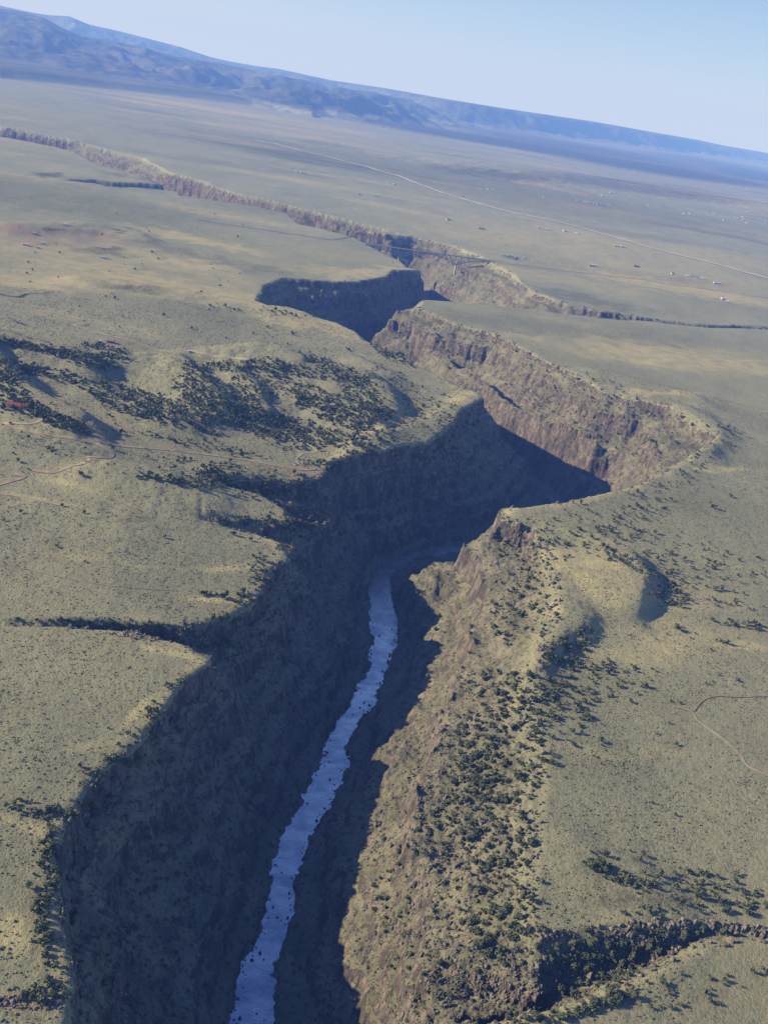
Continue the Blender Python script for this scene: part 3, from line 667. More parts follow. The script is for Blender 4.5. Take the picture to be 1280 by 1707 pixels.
Z_R = ('juniper on the stony slope above the right hand cliffs', 'junipers on the stony slope above the right cliffs')
Z_C = ('juniper among boulders in the small side canyon at lower right', 'junipers among the boulders of the side canyon')
Z_P = ('juniper on open plateau above the small side canyon', 'junipers on the plateau above the side canyon')
Z_B = ('rounded juniper on the sandy shelf below the small side canyon', 'junipers on the shelf below the side canyon')
Z_L = ('sunlit juniper on the left rim where the shadow begins', 'junipers along the left rim of the gorge')
Z_H = ('juniper in the shaded hollow behind the right hand knoll', 'junipers in the shaded hollow on the right')
Z_1 = ('juniper in the narrow rocky draw that cuts the left plateau', 'junipers in the narrow left draw')
Z_X = ('juniper in the wooded hills', 'junipers in the wooded hills')
CL = [
 (1010, 1135, 80, 26, 0, 36, Z_X), (960, 1230, 60, 45, 0, 20, Z_X), (1130, 1060, 90, 20, 5, 16, Z_X),
 (870, 925, 45, 22, 20, 34, Z_R), (915, 905, 55, 22, 15, 40, Z_R), (965, 885, 70, 14, 10, 36, Z_H), (1020, 868, 80, 22, 15, 55, Z_X), (1080, 838, 45, 28, -30, 60, Z_X), (1130, 800, 45, 12, -30, 36, Z_X),
 (1180, 758, 45, 12, -20, 26, Z_X), (1212, 722, 35, 12, 10, 22, Z_X), (1130, 700, 60, 10, 10, 18, Z_X), (880, 980, 50, 35, -40, 60, Z_R), (842, 1040, 35, 30, -60, 36, Z_R), (900, 1030, 35, 30, -40, 34, Z_R),
 (945, 1080, 45, 20, -35, 90, Z_H), (985, 1110, 70, 12, 5, 36, Z_H), (860, 1150, 80, 22, 0, 90, Z_R), (820, 1140, 45, 20, 0, 40, Z_R), (835, 1205, 75, 34, -10, 120, Z_R), (930, 1180, 60, 30, 0, 50, Z_R), (780, 1260, 50, 36, -40, 90, Z_R),
 (840, 1295, 55, 50, -50, 120, Z_R), (780, 1345, 60, 45, -40, 110, Z_R), (715, 1400, 45, 45, -50, 36, Z_R), (825, 1400, 50, 55, -50, 90, Z_R), (895, 1260, 30, 45, 0, 30, Z_R), (850, 1490, 55, 55, -50, 85, Z_R),
 (770, 1510, 50, 50, 0, 34, Z_R), (845, 1570, 60, 34, 0, 70, Z_R), (700, 1600, 60, 50, 0, 20, Z_R), (760, 1645, 60, 30, 0, 26, Z_R), (640, 1450, 30, 90, 0, 18, Z_R), (680, 1560, 70, 60, 0, 22, Z_R),
 (1065, 948, 70, 9, 30, 60, Z_H), (1115, 1000, 26, 14, 0, 34, Z_H), (1120, 925, 90, 34, 10, 75, Z_X), (1200, 965, 90, 20, 5, 36, Z_X), (1200, 1008, 80, 7, 5, 26, Z_X), (1240, 1043, 60, 5, 8, 26, Z_X), (1000, 920, 40, 10, 20, 20, Z_H),
 (1030, 1462, 60, 12, 22, 46, Z_P), (1165, 1480, 85, 28, 5, 62, Z_P), (1245, 1510, 45, 18, 0, 26, Z_P), (1100, 1520, 90, 8, 0, 12, Z_P), (1000, 1430, 60, 12, 0, 12, Z_P),
 (1040, 1585, 100, 28, -14, 95, Z_C), (960, 1585, 45, 28, 0, 34, Z_C), (1150, 1555, 60, 8, 0, 34, Z_C), (1000, 1640, 60, 14, -20, 50, Z_C),
 (950, 1688, 100, 10, -12, 56, Z_B), (1020, 1662, 60, 8, -22, 26, Z_B), (1170, 1640, 100, 24, -5, 17, Z_B), (850, 1698, 60, 8, 0, 12, Z_B), (1120, 1680, 90, 15, 0, 6, Z_B), (700, 1680, 50, 20, 0, 8, Z_R),
 (1000, 640, 60, 12, 20, 16, Z_X), (1010, 1160, 110, 20, 5, 14, Z_X), (1000, 1280, 200, 120, 0, 14, Z_X), (1150, 1130, 120, 30, 0, 8, Z_X), (1180, 850, 100, 80, 0, 14, Z_X),
 (82, 1440, 14, 60, 0, 60, Z_L), (72, 1550, 14, 45, 0, 30, Z_L), (50, 1660, 55, 14, 0, 22, Z_L), (115, 1352, 50, 10, -8, 28, Z_L), (190, 1275, 50, 9, -18, 26, Z_L), (250, 1205, 12, 30, 0, 16, Z_L), (300, 1138, 28, 8, -20, 14, Z_L),
 (30, 1350, 35, 12, 0, 10, Z_L), (80, 1500, 30, 60, 0, 16, Z_L), (180, 1300, 70, 12, -20, 10, Z_L), (90, 1620, 15, 40, 0, 14, Z_L), (200, 1240, 90, 30, -30, 12, Z_L),
 (310, 1062, 75, 12, 8, 60, Z_1), (150, 1040, 110, 4, 3, 30, Z_1), (385, 1088, 22, 16, 0, 26, Z_1), (375, 1035, 25, 10, 0, 20, Z_1), (435, 955, 20, 25, 0, 40, Z_X), (402, 1000, 16, 12, 0, 14, Z_X), (360, 994, 28, 3, 5, 12, Z_X), (470, 915, 18, 10, 0, 14, Z_X),
 (415, 872, 70, 8, 6, 55, Z_X), (500, 880, 50, 16, 20, 60, Z_X), (520, 842, 55, 22, 20, 80, Z_X), (330, 803, 55, 10, 5, 80, Z_X), (365, 785, 38, 14, 0, 70, Z_X), (430, 812, 45, 20, 0, 60, Z_X), (490, 808, 45, 18, 10, 60, Z_X), (260, 798, 45, 5, 8, 20, Z_X), (285, 772, 30, 10, 0, 12, Z_X),
 (540, 775, 35, 10, 0, 36, Z_X), (600, 757, 30, 7, 0, 20, Z_X), (650, 790, 24, 20, 0, 24, Z_X), (700, 755, 50, 16, 0, 40, Z_X), (760, 722, 36, 26, -30, 70, Z_X), (800, 690, 24, 16, 0, 30, Z_X), (780, 850, 70, 14, 15, 16, Z_X), (700, 830, 80, 30, 30, 30, Z_X),
 (60, 580, 65, 6, 10, 90, Z_X), (140, 600, 50, 11, 14, 110, Z_X), (190, 596, 26, 9, 0, 36, Z_X), (175, 582, 40, 5, 8, 30, Z_X), (20, 618, 40, 16, 10, 100, Z_X), (20, 660, 34, 22, 40, 90, Z_X), (72, 690, 45, 10, 30, 80, Z_X), (115, 706, 40, 8, 26, 44, Z_X),
 (100, 628, 45, 10, 14, 50, Z_X), (180, 650, 75, 14, 14, 60, Z_X), (230, 672, 75, 22, 15, 130, Z_X), (300, 690, 75, 20, 20, 120, Z_X), (345, 640, 45, 16, 40, 90, Z_X), (330, 668, 45, 20, 45, 110, Z_X), (395, 685, 55, 28, 20, 130, Z_X), (420, 650, 35, 26, 40, 90, Z_X),
 (440, 706, 60, 18, 20, 110, Z_X), (520, 660, 75, 16, 20, 130, Z_X), (560, 690, 60, 16, 20, 130, Z_X), (600, 655, 42, 22, 45, 130, Z_X), (625, 690, 26, 14, 0, 60, Z_X), (500, 618, 65, 7, 14, 60, Z_X), (560, 618, 50, 10, 25, 80, Z_X), (450, 615, 45, 8, 15, 40, Z_X),
 (385, 612, 45, 8, 0, 60, Z_X), (650, 640, 50, 22, 20, 44, Z_X), (700, 685, 60, 26, 0, 60, Z_X), (560, 732, 70, 14, 8, 90, Z_X), (480, 735, 50, 14, 10, 60, Z_X), (500, 712, 75, 10, 15, 70, Z_X), (640, 720, 55, 16, 0, 36, Z_X), (340, 742, 60, 8, 8, 12, Z_X),
 (250, 728, 60, 8, 8, 10, Z_X), (400, 758, 50, 6, 8, 8, Z_X), (300, 460, 260, 90, 5, 70, Z_X), (470, 520, 50, 8, 5, 34, Z_X), (640, 588, 26, 6, 35, 50, Z_X), (670, 600, 20, 5, 35, 20, Z_X), (370, 515, 40, 6, 5, 20, Z_X), (430, 560, 150, 15, 8, 24, Z_X), (150, 740, 160, 70, 5, 30, Z_X), (200, 900, 220, 50, 5, 10, Z_X),
 (850, 620, 180, 40, 20, 130, Z_X), (1000, 700, 120, 40, 20, 150, Z_X), (720, 580, 70, 30, 20, 40, Z_X), (730, 450, 80, 20, 10, 30, Z_X), (850, 430, 16, 2.5, 8, 16, Z_X), (700, 1000, 60, 120, 0, 26, Z_X), (640, 1350, 40, 60, 0, 14, Z_X),
 (300, 1350, 120, 150, 0, 120, Z_X), (480, 1050, 80, 120, 0, 120, Z_X), (520, 1500, 50, 160, 0, 40, Z_X), (680, 1080, 30, 110, 0, 40, Z_X), (650, 870, 120, 60, 0, 90, Z_X), (250, 1600, 110, 90, 0, 60, Z_X),
]
def scatter_px():
    U = []; V = []; Zn = []
    for i, (cu, cv, a, b, t, n, z) in enumerate(CL):
        n = int(n * ((1.9 if (560 < cv < 760 and cu < 720) else 1.15) if z is Z_X else 1.))
        rr = np.sqrt(rng.random(n)) * 1.12 + rng.normal(0, .12, n); th = rng.random(n) * 2 * math.pi; x = rr * np.cos(th) * a; y = rr * np.sin(th) * b
        c, s = math.cos(R(t)), math.sin(R(t)); U.append(cu + x * c - y * s); V.append(cv + x * s + y * c); Zn += [z] * n
    return np.concatenate(U), np.concatenate(V), Zn
tu, tv, tz = scatter_px()
tx, ty, ok = hit(tu, tv, 330, 6000, 230)
tzz = on_ground(tx, ty); ok &= (tzz > FLOOR + 3)
dist = np.sqrt(tx ** 2 + ty ** 2 + (tzz - H) ** 2)
size = np.clip(rng.lognormal(-.42, .38, len(tx)), .28, 1.45) * np.where((tv > 550) & (tv < 900) & (tu < 720), 1.08, 1.) * np.where(tzz < -25, .85, 1.) * (1 + .1 * sst(1200, 3000, dist))
inside = ok & (tu > 2) & (tu < 1278) & (tv < 1704)
lit_ok = np.array([z is not Z_X for z in tz])
order = np.argsort(dist / size + np.where(lit_ok, 0, 350) + np.where(inside, 0, 1e6))
near_i = set(order[:285].tolist())
for n, i in enumerate(order[:285]):
    lab, grp = tz[i]
    r_ = empty('juniper_tree', (tx[i], ty[i], tzz[i] - .1), rng.random() * 6.28, 'dark green ' + lab, 'tree', grp, float(size[i]))
    child('trunk', TRUNKV[n % 4], r_); child('crown', NEARV[n % 7], r_)
FAR = [crown_mesh('c', 300 + i, 70, .75) for i in range(6)]
def merged(name, variants, X, Y, Zv, S, mat, label, cat, pick=None):
    vs = []; fs = []; b = 0; pick = rng.integers(0, len(variants), len(X)) if pick is None else pick
    for k, (v, f) in enumerate(variants):
        s = np.where(pick == k)[0]
        if not len(s): continue
        a = rng.random(len(s)) * 6.28; c, sn = np.cos(a)[:, None], np.sin(a)[:, None]; sc_ = S[s][:, None]
        px = (v[:, 0] * c - v[:, 1] * sn) * sc_ + X[s][:, None]; py = (v[:, 0] * sn + v[:, 1] * c) * sc_ + Y[s][:, None]; pz = v[:, 2][None] * sc_ * (.8 + .4 * rng.random((len(s), 1))) + Zv[s][:, None]
        vs.append(np.stack([px, py, pz], 2).reshape(-1, 3)); fs.append((f[None] + (np.arange(len(s)) * len(v))[:, None, None]).reshape(-1, 4) + b); b += len(s) * len(v)
    o = mesh_np(name, np.concatenate(vs), np.concatenate(fs), mat); return tag(o, label, cat, kind='stuff')
rest = np.array([i for i in range(len(tx)) if ok[i] and i not in near_i])
merged('juniper_woodland', FAR, tx[rest], ty[rest], tzz[rest] - .15, size[rest], M_leaf, 'dark juniper woodland spread over the hills, draws and gorge walls', 'woodland')

def bush(seed):
    g = np.random.default_rng(seed); v = [(0, 0, .62)]; 
    for i in range(6): a = i * math.pi / 3; q = .5 * (.75 + .5 * g.random()); v.append((q * math.cos(a), q * math.sin(a), .25 + .25 * g.random()))
    for i in range(6): a = i * math.pi / 3 + .3; q = .42 * (.75 + .5 * g.random()); v.append((q * math.cos(a), q * math.sin(a), -.15))
    f = [(0, 1, 2, 3), (0, 3, 4, 5), (0, 5, 6, 1)] + [(1 + i, 7 + i, 7 + (i + 1) % 6, 1 + (i + 1) % 6) for i in range(6)]
    return np.array(v, np.float32), np.array(f, np.int32)
N = int(260000 * Q)
a = rng.uniform(R(-28), R(27), N); r2 = np.sqrt(300 ** 2 + rng.random(N) ** 1.25 * (1900 ** 2 - 300 ** 2)); sx = r2 * np.sin(a); sy = r2 * np.cos(a); sz = on_ground(sx, sy)
dens = .40 + .65 * fbm(sx / 60, sy / 60, 401, 3) + .3 * fbm(sx / 9, sy / 9, 403, 2); k = (rng.random(N) < dens) & (sz > FLOOR + 4)
cells = set()
for pts, wd in ROADP:
    for p in pts:
        if p[1] > 2200 or wd < 2.5: continue
        for ax_ in np.arange(-wd / 2 - 2, wd / 2 + 2.1, 1.4):
            for ay_ in np.arange(-wd / 2 - 2, wd / 2 + 2.1, 1.4): cells.add((int((p[0] + ax_) // 1.5) + 5000) * 20000 + int((p[1] + ay_) // 1.5))
k &= ~np.isin((np.floor(sx / 1.5).astype(np.int64) + 5000) * 20000 + np.floor(sy / 1.5).astype(np.int64), np.array(sorted(cells)))
sx, sy, sz, r2 = sx[k], sy[k], sz[k], r2[k]
merged('sagebrush', [bush(i) for i in range(5)], sx, sy, sz, np.clip(rng.lognormal(-.2, .3, len(sx)), .45, 1.5) * (1 + .15 * sst(600, 1500, r2)), M_sage, 'low grey green sagebrush covering the near plateaus and slopes', 'sagebrush')

# ---------------------------------------------------------------- rocks
def rock(seed):
    g = np.random.default_rng(seed); v = []
    for zz, q in ((-.5, .85), (.1, 1.), (.62, .55)):
        for i in range(6): a_ = i * math.pi / 3 + g.normal(0, .2); p = q * .6 * (.75 + .5 * g.random()); v.append((p * math.cos(a_), p * math.sin(a_) * .85, zz * (.85 + .3 * g.random())))
    f = [(k * 6 + i, k * 6 + (i + 1) % 6, k * 6 + 6 + (i + 1) % 6, k * 6 + 6 + i) for k in range(2) for i in range(6)] + [(12, 13, 14, 15), (12, 15, 16, 17)]
    return np.array(v, np.float32), np.array(f, np.int32)
ROCKS = [rock(i) for i in range(8)]
RME = [me_of('boulder', v, f, M_rock) for v, f in ROCKS]
RLINES = [([(880, 1548), (915, 1556), (960, 1548), (1020, 1541), (1080, 1537), (1180, 1538), (1230, 1545), (1290, 1556)], 70, 9)]
bu = []; bv = []
for P, n, sp in RLINES:
    P = np.array(P, float); s = rng.random(n) * (len(P) - 1); i = s.astype(int); t = (s - i)[:, None]; q = P[i] * (1 - t) + P[i + 1] * t
    bu += list(q[:, 0] + rng.normal(0, 3, n)); bv += list(q[:, 1] + np.abs(rng.normal(0, sp, n)) - 1)
bx, by, _ = hit(np.array(bu), np.array(bv), 330, 3000, 400)
for i, (x, y) in enumerate(zip(bx, by)):
    s = float(np.clip(rng.lognormal(.75, .3), 1.3, 3.6)); o = child('boulder', RME[i % 8], None)
    o.location = (x, y, gz(x, y) + s * .15); o.rotation_euler = (rng.normal(0, .3), rng.normal(0, .3), rng.random() * 6.28); o.scale = (s, s, s * 1.2)
    tag(o, 'weathered brown boulder in the row along the upper rim of the small side canyon', 'boulder', 'boulders along the side canyon rim')
ru = []; rv = []
for (cu, cv, aa, bb, t, n) in [(1040, 1585, 110, 32, -14, 1500), (1180, 1545, 100, 8, 3, 300), (800, 1500, 90, 200, 0, 800), (700, 1500, 90, 200, 0, 1100), (860, 1640, 90, 50, 0, 500), (740, 1280, 60, 80, -40, 500), (280, 1062, 110, 9, 6, 500), (385, 1085, 30, 18, 0, 200),
                               (100, 1360, 60, 8, 0, 120), (60, 1670, 60, 14, 0, 160), (440, 960, 26, 30, 0, 150), (660, 790, 30, 24, 0, 260), (750, 740, 30, 40, 0, 260), (850, 960, 50, 70, 0, 500), (1000, 700, 150, 60, 20, 900), (850, 600, 150, 50, 20, 600), (430, 810, 40, 18, 0, 120), (510, 460, 80, 8, 0, 80), (800, 1180, 80, 60, 0, 300)]:
    rr = np.sqrt(rng.random(n)) * 1.1; th = rng.random(n) * 6.28; x = rr * np.cos(th) * aa; y = rr * np.sin(th) * bb; c, s = math.cos(R(t)), math.sin(R(t)); ru.append(cu + x * c - y * s); rv.append(cv + x * s + y * c)
# boulders lining both river banks
wx_, wy_ = [], []
for P in (riverL, riverR):
    for a_, b_ in zip(P, P[1:]):
        if a_[1] > 1400: break
        L_ = math.hypot(b_[0] - a_[0], b_[1] - a_[1]); n = int(L_ * .45); t_ = rng.random(n)
        wx_.append(a_[0] + (b_[0] - a_[0]) * t_ + rng.normal(0, 2.6, n)); wy_.append(a_[1] + (b_[1] - a_[1]) * t_ + rng.normal(0, 1, n))
wx_ = np.concatenate(wx_); wy_ = np.concatenate(wy_)
merged('bank_boulders', ROCKS, wx_, wy_, np.maximum(on_ground(wx_, wy_), FLOOR), np.clip(rng.lognormal(0., .4, len(wx_)), .5, 2.2), M_rock2, 'dark boulders lining both banks of the river', 'rocks')
rx, ry, ok2 = hit(np.concatenate(ru), np.concatenate(rv), 330, 4000, 200); rz = on_ground(rx, ry); k = ok2 & (rz > FLOOR + 3)
merged('rock_rubble', ROCKS, rx[k], ry[k], rz[k], np.clip(rng.lognormal(-.05, .45, k.sum()), .5, 3.6), M_rock, 'brown basalt rubble strewn over the cliffs and talus', 'rubble')
# broken caprock blocks along the gorge rims
cx_, cy_ = [], []
for P in (Lrim, Rrim):
    for a_, b_ in zip(P, P[1:]):
        if min(a_[1], b_[1]) > 3300 or a_[1] < 300: continue
        L_ = math.hypot(b_[0] - a_[0], b_[1] - a_[1]); n = int(L_ * (1.5 if a_[1] < 1300 else .8)); t_ = rng.random(n)
        cx_.append(a_[0] + (b_[0] - a_[0]) * t_ + rng.normal(0, 6, n)); cy_.append(a_[1] + (b_[1] - a_[1]) * t_ + rng.normal(0, 6, n))
cx_ = np.concatenate(cx_); cy_ = np.concatenate(cy_); cz_ = on_ground(cx_, cy_)
k = (samp(TIN, cx_, cy_) < -.6) & (rng.random(len(cx_)) < .25 + .75 * sst(-.1, .25, fbm(cx_ / 40, cy_ / 40, 501, 2)))
merged('caprock_blocks', ROCKS, cx_[k], cy_[k], cz_[k] + .2, np.clip(rng.lognormal(.45, .45, k.sum()), .8, 4.5), M_rock, 'broken blocks of caprock along both rims of the gorge', 'rocks')
# rocks standing in the rapids
for i, (u, v) in enumerate([(600, 1180), (588, 1192), (607, 1172), (612, 1186), (596, 1206), (628, 1140), (470, 1455), (482, 1490), (450, 1500), (462, 1530), (440, 1600), (428, 1690), (512, 1340), (632, 1060), (636, 985), (645, 1000), (550, 1300)]):
    x, y = un(u, v, FLOOR); s = random.uniform(1.2, 2.4); o = child('river_rock', bpy.data.meshes.get('wetrock%d' % (i % 4)) or me_of('wetrock%d' % (i % 4), *ROCKS[i % 4], M_rock2), None)
    o.location = (x, y, FLOOR + .1); o.scale = (s, s, s * .9); o.rotation_euler = (0, 0, i * 1.3)
    tag(o, 'dark wet rock breaking the surface of the pale river', 'rock', 'rocks standing in the river')

# ---------------------------------------------------------------- bridge
def bridge():
    ax, ay = un(611, 407); bx_, by_ = un(821, 435.5); L = math.hypot(bx_ - ax, by_ - ay); rz = math.atan2(by_ - ay, bx_ - ax)
    r_ = empty('bridge', (ax, ay, 1.5), rz, 'pale steel deck truss bridge spanning the gorge on two concrete piers', 'bridge')
    piers = (.262 * L, .715 * L)
    def dep(s): return 6 + 20 * max([max(0, 1 - abs(s - p) / 82) ** 1.7 for p in piers])
    m = MB(); m.box((L / 2, 0, -.6), (L + 14, 12, 1.2)); m.build('deck', M_conc, r_)
    m = MB(); m.box((L / 2, 0, .06), (L + 14, 10, .1)); m.build('roadway', M_asph, r_)
    for sgn in (-1, 1):
        m = MB(); m.box((L / 2, sgn * 5.8, 1.2), (L + 14, .25, .25)); m.box((L / 2, sgn * 5.8, .7), (L + 14, .2, .15))
        for i in range(int(L / 5)): m.box((i * 5, sgn * 5.8, .6), (.25, .25, 1.2))
        m.build('railing', M_steel, r_)
        m = MB(); n = 44; st = L / n; y = sgn * 4.2
        for i in range(n):
            a, b = i * st, (i + 1) * st
            m.bar((a, y, -dep(a)), (b, y, -dep(b)), .95); m.bar((a, y, -1.3), (a, y, -dep(a)), .6)
            if i % 2: m.bar((a, y, -1.3), (b, y, -dep(b)), .55)
            else: m.bar((a, y, -dep(a)), (b, y, -1.3), .55)
        m.box((L / 2, y, -1.7), (L, .8, .9))
        m.build('truss', M_steel, r_)
    m = MB()
    for i in range(45):
        s = i * L / 44; d = dep(s); m.bar((s, -4.2, -d), (s, 4.2, -d), .4); m.bar((s, -4.2, -d), (s, 4.2, -1.6), .3)
    m.build('cross_bracing', M_steel, r_)
    for s in piers:
        gx = ax + math.cos(rz) * s; gy = ay + math.sin(rz) * s; g = gz(gx, gy) - 1.5; top = -dep(s) - .6; h = max(top - g + 6, 12)
        m = MB(); m.box((s, 0, top - h / 2), (4.2, 11, h), .8); p = m.build('pier', M_conc, r_)
        m = MB(); m.box((s, 0, top + .4), (5, 12, 1.6)); m.build('pier_cap', M_conc, p)
    return r_
bridge()

# ---------------------------------------------------------------- houses far out on the plain
def house(u, v, w, d, h, wall, roof, label, cat='house', group=None, rz=None, name='house', flat=False, win=True):
    x, y, z = place(u, v, t0=600, t1=60000, n=500)
    r_ = empty(name, (x, y, z), ROLLZ[0] if rz is None else rz, label, cat, group)
    m = MB(); m.box((0, 0, h / 2 - 1), (w, d, h + 2)); m.build('wall', wall, r_)
    m = MB(); o = .5; rh = .4 if flat else d * .28
    if flat: m.box((0, 0, h + .2), (w + .8, d + .8, .5))
    else:
        b = len(m.v); W2, D2 = w / 2 + o, d / 2 + o
        m.v += [(-W2, -D2, h), (W2, -D2, h), (W2, D2, h), (-W2, D2, h), (-W2, 0, h + rh), (W2, 0, h + rh)]
        m.f += [(0, 1, 5, 4), (2, 3, 4, 5), (0, 4, 3), (1, 2, 5), (0, 3, 2, 1)]
    m.build('roof', roof, r_)
    if win:
        m = MB(); m.box((w * .1, -d / 2 - .04, 1.1), (1.1, .1, 2.1)); m.build('door', M_glass, r_)
        for q in (-.3, .33): m = MB(); m.box((w * q, -d / 2 - .04, h * .55), (1.6, .1, 1.1)); m.build('window', M_glass, r_)
    return r_
ROLLZ = [0.]
gA = 'small pale houses along the pale road'; lA = 'small pale house on the green plain beside the pale road'
for (u, v, w, rf) in [(747, 367, 16, 0), (897, 380, 12, 1), (912, 383, 12, 1), (941, 386, 14, 1), (960, 390, 14, 1), (1120, 457, 9, 0), (1144, 461, 12, 1), (1153, 461, 8, 0), (1160, 463, 12, 0), (1170, 465, 10, 1), (1204, 499, 11, 1), (1211, 504, 8, 1), (627, 327, 13, 1), (600, 325, 12, 0)]:
    ROLLZ[0] = random.uniform(-.4, .4); house(u, v, w, 9, 3.4, M_white, M_roofw if rf else M_roofg, lA, group=gA)
house(802, 382, 24, 9, 3.6, M_white, M_roofg, 'long low house with dark roof left of the pale road')
house(1028, 411, 22, 8, 3.4, M_tan, M_roofw, 'long pale roofed house just below the pale road')
house(1037, 412, 14, 8, 3.4, M_white, M_roofw, 'short pale roofed house beside the long one below the pale road')
house(989, 444, 18, 10, 4, M_white, M_roofw, 'bright white house at the corner of the dark field')
house(984, 444, 8, 7, 3.4, M_tan, M_roofr, 'small brown shed beside the bright white house', 'shed', name='shed')
house(1060, 445, 20, 8, 3, M_tan, M_roofr, 'long reddish brown barn right of the bright white house', 'barn', name='barn')
house(1194, 473, 24, 8, 3.4, M_white, M_roofw, 'long white building at the end of the red dirt strip', 'building', name='building')
gB = 'distant white houses on the grey plain'; lB = 'tiny white house far out on the grey plain'
for (u, v) in [(801, 316), (812, 316), (821, 317), (771, 328), (906, 329), (962, 335), (974, 337), (981, 338), (989, 339), (996, 341), (1014, 342), (1021, 343), (1080, 343), (1002, 326), (1017, 322), (1042, 322), (1134, 351), (1138, 357), (1147, 354), (1148, 357), (1180, 353), (1189, 357), (1206, 368),
               (1224, 363), (1230, 364), (1236, 362), (1239, 366), (1243, 354), (1247, 353), (1232, 345), (1222, 343), (1215, 343), (1246, 346), (1243, 372), (1269, 370), (1276, 371), (647, 306), (657, 308), (497, 206), (505, 237), (514, 239), (487, 281), (495, 286), (503, 288), (508, 290), (615, 298), (1165, 309), (1050, 292), (544, 246), (745, 236)]:
    ROLLZ[0] = random.uniform(-.5, .5); house(u, v, random.uniform(8, 15), 8, 3.6, M_white, M_roofw if random.random() < .75 else M_roofg, lB, group=gB, win=False)
gC = 'white sheds and trailers by the gravel pit'; lC = 'small white shed near the pinkish gravel pit'
for (u, v) in [(42, 409), (47, 410), (72, 407), (65, 414), (57, 390), (110, 376)]: house(u, v, 7, 5, 3.2, M_white, M_roofw, lC, 'shed', gC, .2, 'shed', True, False)
house(175, 431, 15, 4, 3.2, M_white, M_roofw, 'long white trailer on the slope right of the gravel pit', 'trailer', name='trailer', rz=-.1, flat=True)
house(26, 678, 18, 9, 3.2, M_tan, M_roofr, 'long red roofed house above the loop drive', name='house', rz=-.15)
house(41, 679, 8, 7, 3, M_tan, M_roofr, 'small red roofed outbuilding right of the long red house', 'outbuilding', name='outbuilding', rz=.3)
house(185, 571, 11, 7, 3.2, M_tan, M_roofg, 'tan house on a bare pinkish pad beside the dirt road', rz=0)
house(168, 571, 5, 4, 3, M_white, M_roofw, 'small white shed left of the tan house', 'shed', name='shed', rz=0, flat=True)
house(318, 588, 4, 3, 3, M_white, M_roofw, 'lone tiny white shed on the zigzag dirt road', 'shed', name='shed', rz=0, flat=True)
gD = 'vendor stalls at the east end of the bridge'
for (u, v) in [(838, 426), (842, 427), (848, 427), (853, 428), (861, 429), (874, 431)]: house(u, v, 9, 5, 3, M_white, M_roofw, 'small white roadside stall at the east end of the bridge', 'stall', gD, .1, 'stall', True, False)

def car(u, v, rz, label):
    x, y, z = place(u, v); r_ = empty('parked_car', (x, y, z + .35), rz, label, 'car')
    m = MB(); m.box((0, 0, .75), (4.6, 1.85, .7), .96); m.build('body', M_white, r_)
    m = MB(); m.box((-.2, 0, 1.4), (2.5, 1.6, .62), .8); m.build('cabin', M_glass, r_)
    for a_ in (-1.4, 1.4):
        for b_ in (-.85, .85): m = MB(); m.wheel((a_, b_, .35), .36, .24); m.build('wheel', M_rubber, r_)
car(497, 766, .4, 'white car parked on the trail bend at the rim lookout')
car(493, 775, 1.2, 'white car parked lower down beside the lookout dirt road')

gP = 'utility poles east of the bridge'
for (u, v) in [(886, 437), (918, 441), (950, 446), (985, 450), (1020, 455)]:
    x, y, z = place(u, v, t0=600, t1=20000, n=400); r_ = empty('utility_pole', (x, y, z), .3, 'pale utility pole on the plain east of the bridge', 'utility pole', gP)
    m = MB(); m.bar((0, 0, -1), (0, 0, 14), .6, .4); m.build('pole', M_white, r_); m = MB(); m.bar((-2, 0, 12.8), (2, 0, 12.8), .3); m.build('crossarm', M_white, r_)
print('things', round(time.time() - T0, 1))
#@@END@@

# ---------------------------------------------------------------- haze, sky, sun, camera
def build_haze():
    x0, x1, y0, y1, z0, z1 = -95000, 95000, -4000, 95000, -400, 2600
    co = [(x, y, z) for z in (z0, z1) for y in (y0, y1) for x in (x0, x1)]
    f = [(0, 2, 3, 1), (4, 5, 7, 6), (0, 1, 5, 4), (2, 6, 7, 3), (0, 4, 6, 2), (1, 3, 7, 5)]
    t = NT('blue_air_haze')
    sg = (1.7e-5, 2.8e-5, 6.4e-5); Le = (.545, .67, .87); D = 1e-4
    s = t.n('ShaderNodeVolumeAbsorption'); s.inputs['Color'].default_value = C(*[1 - q / D for q in sg]); s.inputs['Density'].default_value = D
    e = t.n('ShaderNodeEmission'); e.inputs[0].default_value = C(*[q * l * 1e4 for q, l in zip(sg, Le)]); e.inputs[1].default_value = 1e-4  # the air glows by itself, standing in for scattered sunlight
    ad = t.n('ShaderNodeAddShader'); t.l(s.outputs[0], ad.inputs[0]); t.l(e.outputs[0], ad.inputs[1])
    t.l(ad.outputs[0], t.out.inputs['Volume'])
    o = mesh_np('haze', co, f, t.m); tag(o, kind='structure'); o['label'] = 'blue air haze over the plain'
build_haze()

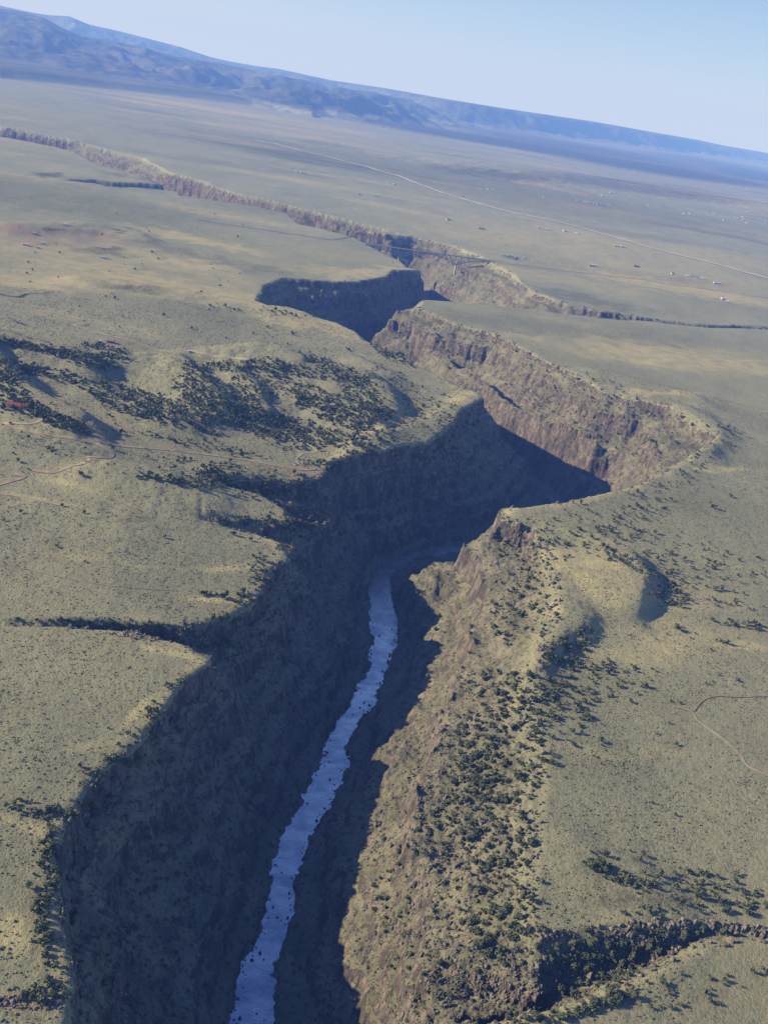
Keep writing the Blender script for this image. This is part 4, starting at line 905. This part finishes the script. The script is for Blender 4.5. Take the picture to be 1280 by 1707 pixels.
w = bpy.data.worlds.new('World'); sc.world = w; w.use_nodes = True
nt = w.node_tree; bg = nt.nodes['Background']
sky = nt.nodes.new('ShaderNodeTexSky'); sky.sky_type = 'NISHITA'; sky.sun_disc = False
sky.sun_elevation = R(SUN_E); sky.sun_rotation = R(-90); sky.altitude = 2200; sky.air_density = 1.0; sky.dust_density = 1.0; sky.ozone_density = 1.5
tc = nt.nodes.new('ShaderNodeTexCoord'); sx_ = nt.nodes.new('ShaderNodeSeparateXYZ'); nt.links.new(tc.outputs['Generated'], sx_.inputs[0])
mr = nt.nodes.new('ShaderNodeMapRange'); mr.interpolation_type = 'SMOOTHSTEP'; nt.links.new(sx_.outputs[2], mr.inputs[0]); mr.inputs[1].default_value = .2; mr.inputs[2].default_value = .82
tn = nt.nodes.new('ShaderNodeMix'); tn.data_type = 'RGBA'; nt.links.new(mr.outputs[0], tn.inputs[0]); tn.inputs[6].default_value = (1.25, 1.25, 1.32, 1); tn.inputs[7].default_value = (.002, .025, .24, 1)  # upper sky, out of view, darkened to deep blue to deepen the shadows
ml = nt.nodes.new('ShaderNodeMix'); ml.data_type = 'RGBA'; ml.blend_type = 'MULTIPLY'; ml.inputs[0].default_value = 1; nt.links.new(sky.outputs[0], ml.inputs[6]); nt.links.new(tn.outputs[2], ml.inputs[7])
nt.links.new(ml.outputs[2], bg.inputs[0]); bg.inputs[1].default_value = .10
sl = bpy.data.lights.new('sun', 'SUN'); sl.energy = 5.0; sl.angle = R(.5); sl.color = (1., .94, .80)
so = bpy.data.objects.new('sun', sl); COL.objects.link(so); so.rotation_euler = (0, R(-(90 - SUN_E)), 0); so.location = (-900, 0, 900)

cam = bpy.data.cameras.new('camera'); co_ = bpy.data.objects.new('camera', cam); COL.objects.link(co_); sc.camera = co_
cam.sensor_fit = 'VERTICAL'; cam.sensor_height = 24; cam.lens = F / 1707 * 24; cam.clip_start = 1; cam.clip_end = 250000
Rv = Vector((1, 0, 0)); Uv = Vector((0, SP, CP)); Fv = Vector((0, CP, -SP))
eu = CR * Rv + SR * -Uv * -1 if False else (CR * Rv + SR * Uv)
ev = (-SR * Rv + CR * Uv)
M = Matrix((eu, ev, -Fv)).transposed().to_4x4(); M.translation = Vector((0, 0, H)); co_.matrix_world = M

sc.view_settings.view_transform = 'Standard'; sc.view_settings.look = 'None'; sc.view_settings.exposure = 0
sc.render.engine = 'CYCLES'; sc.cycles.max_bounces = 4; sc.cycles.diffuse_bounces = 0; sc.cycles.volume_bounces = 0; sc.cycles.use_denoising = True
sc.cycles.volume_step_rate = 4
print('script', round(time.time() - T0, 1))
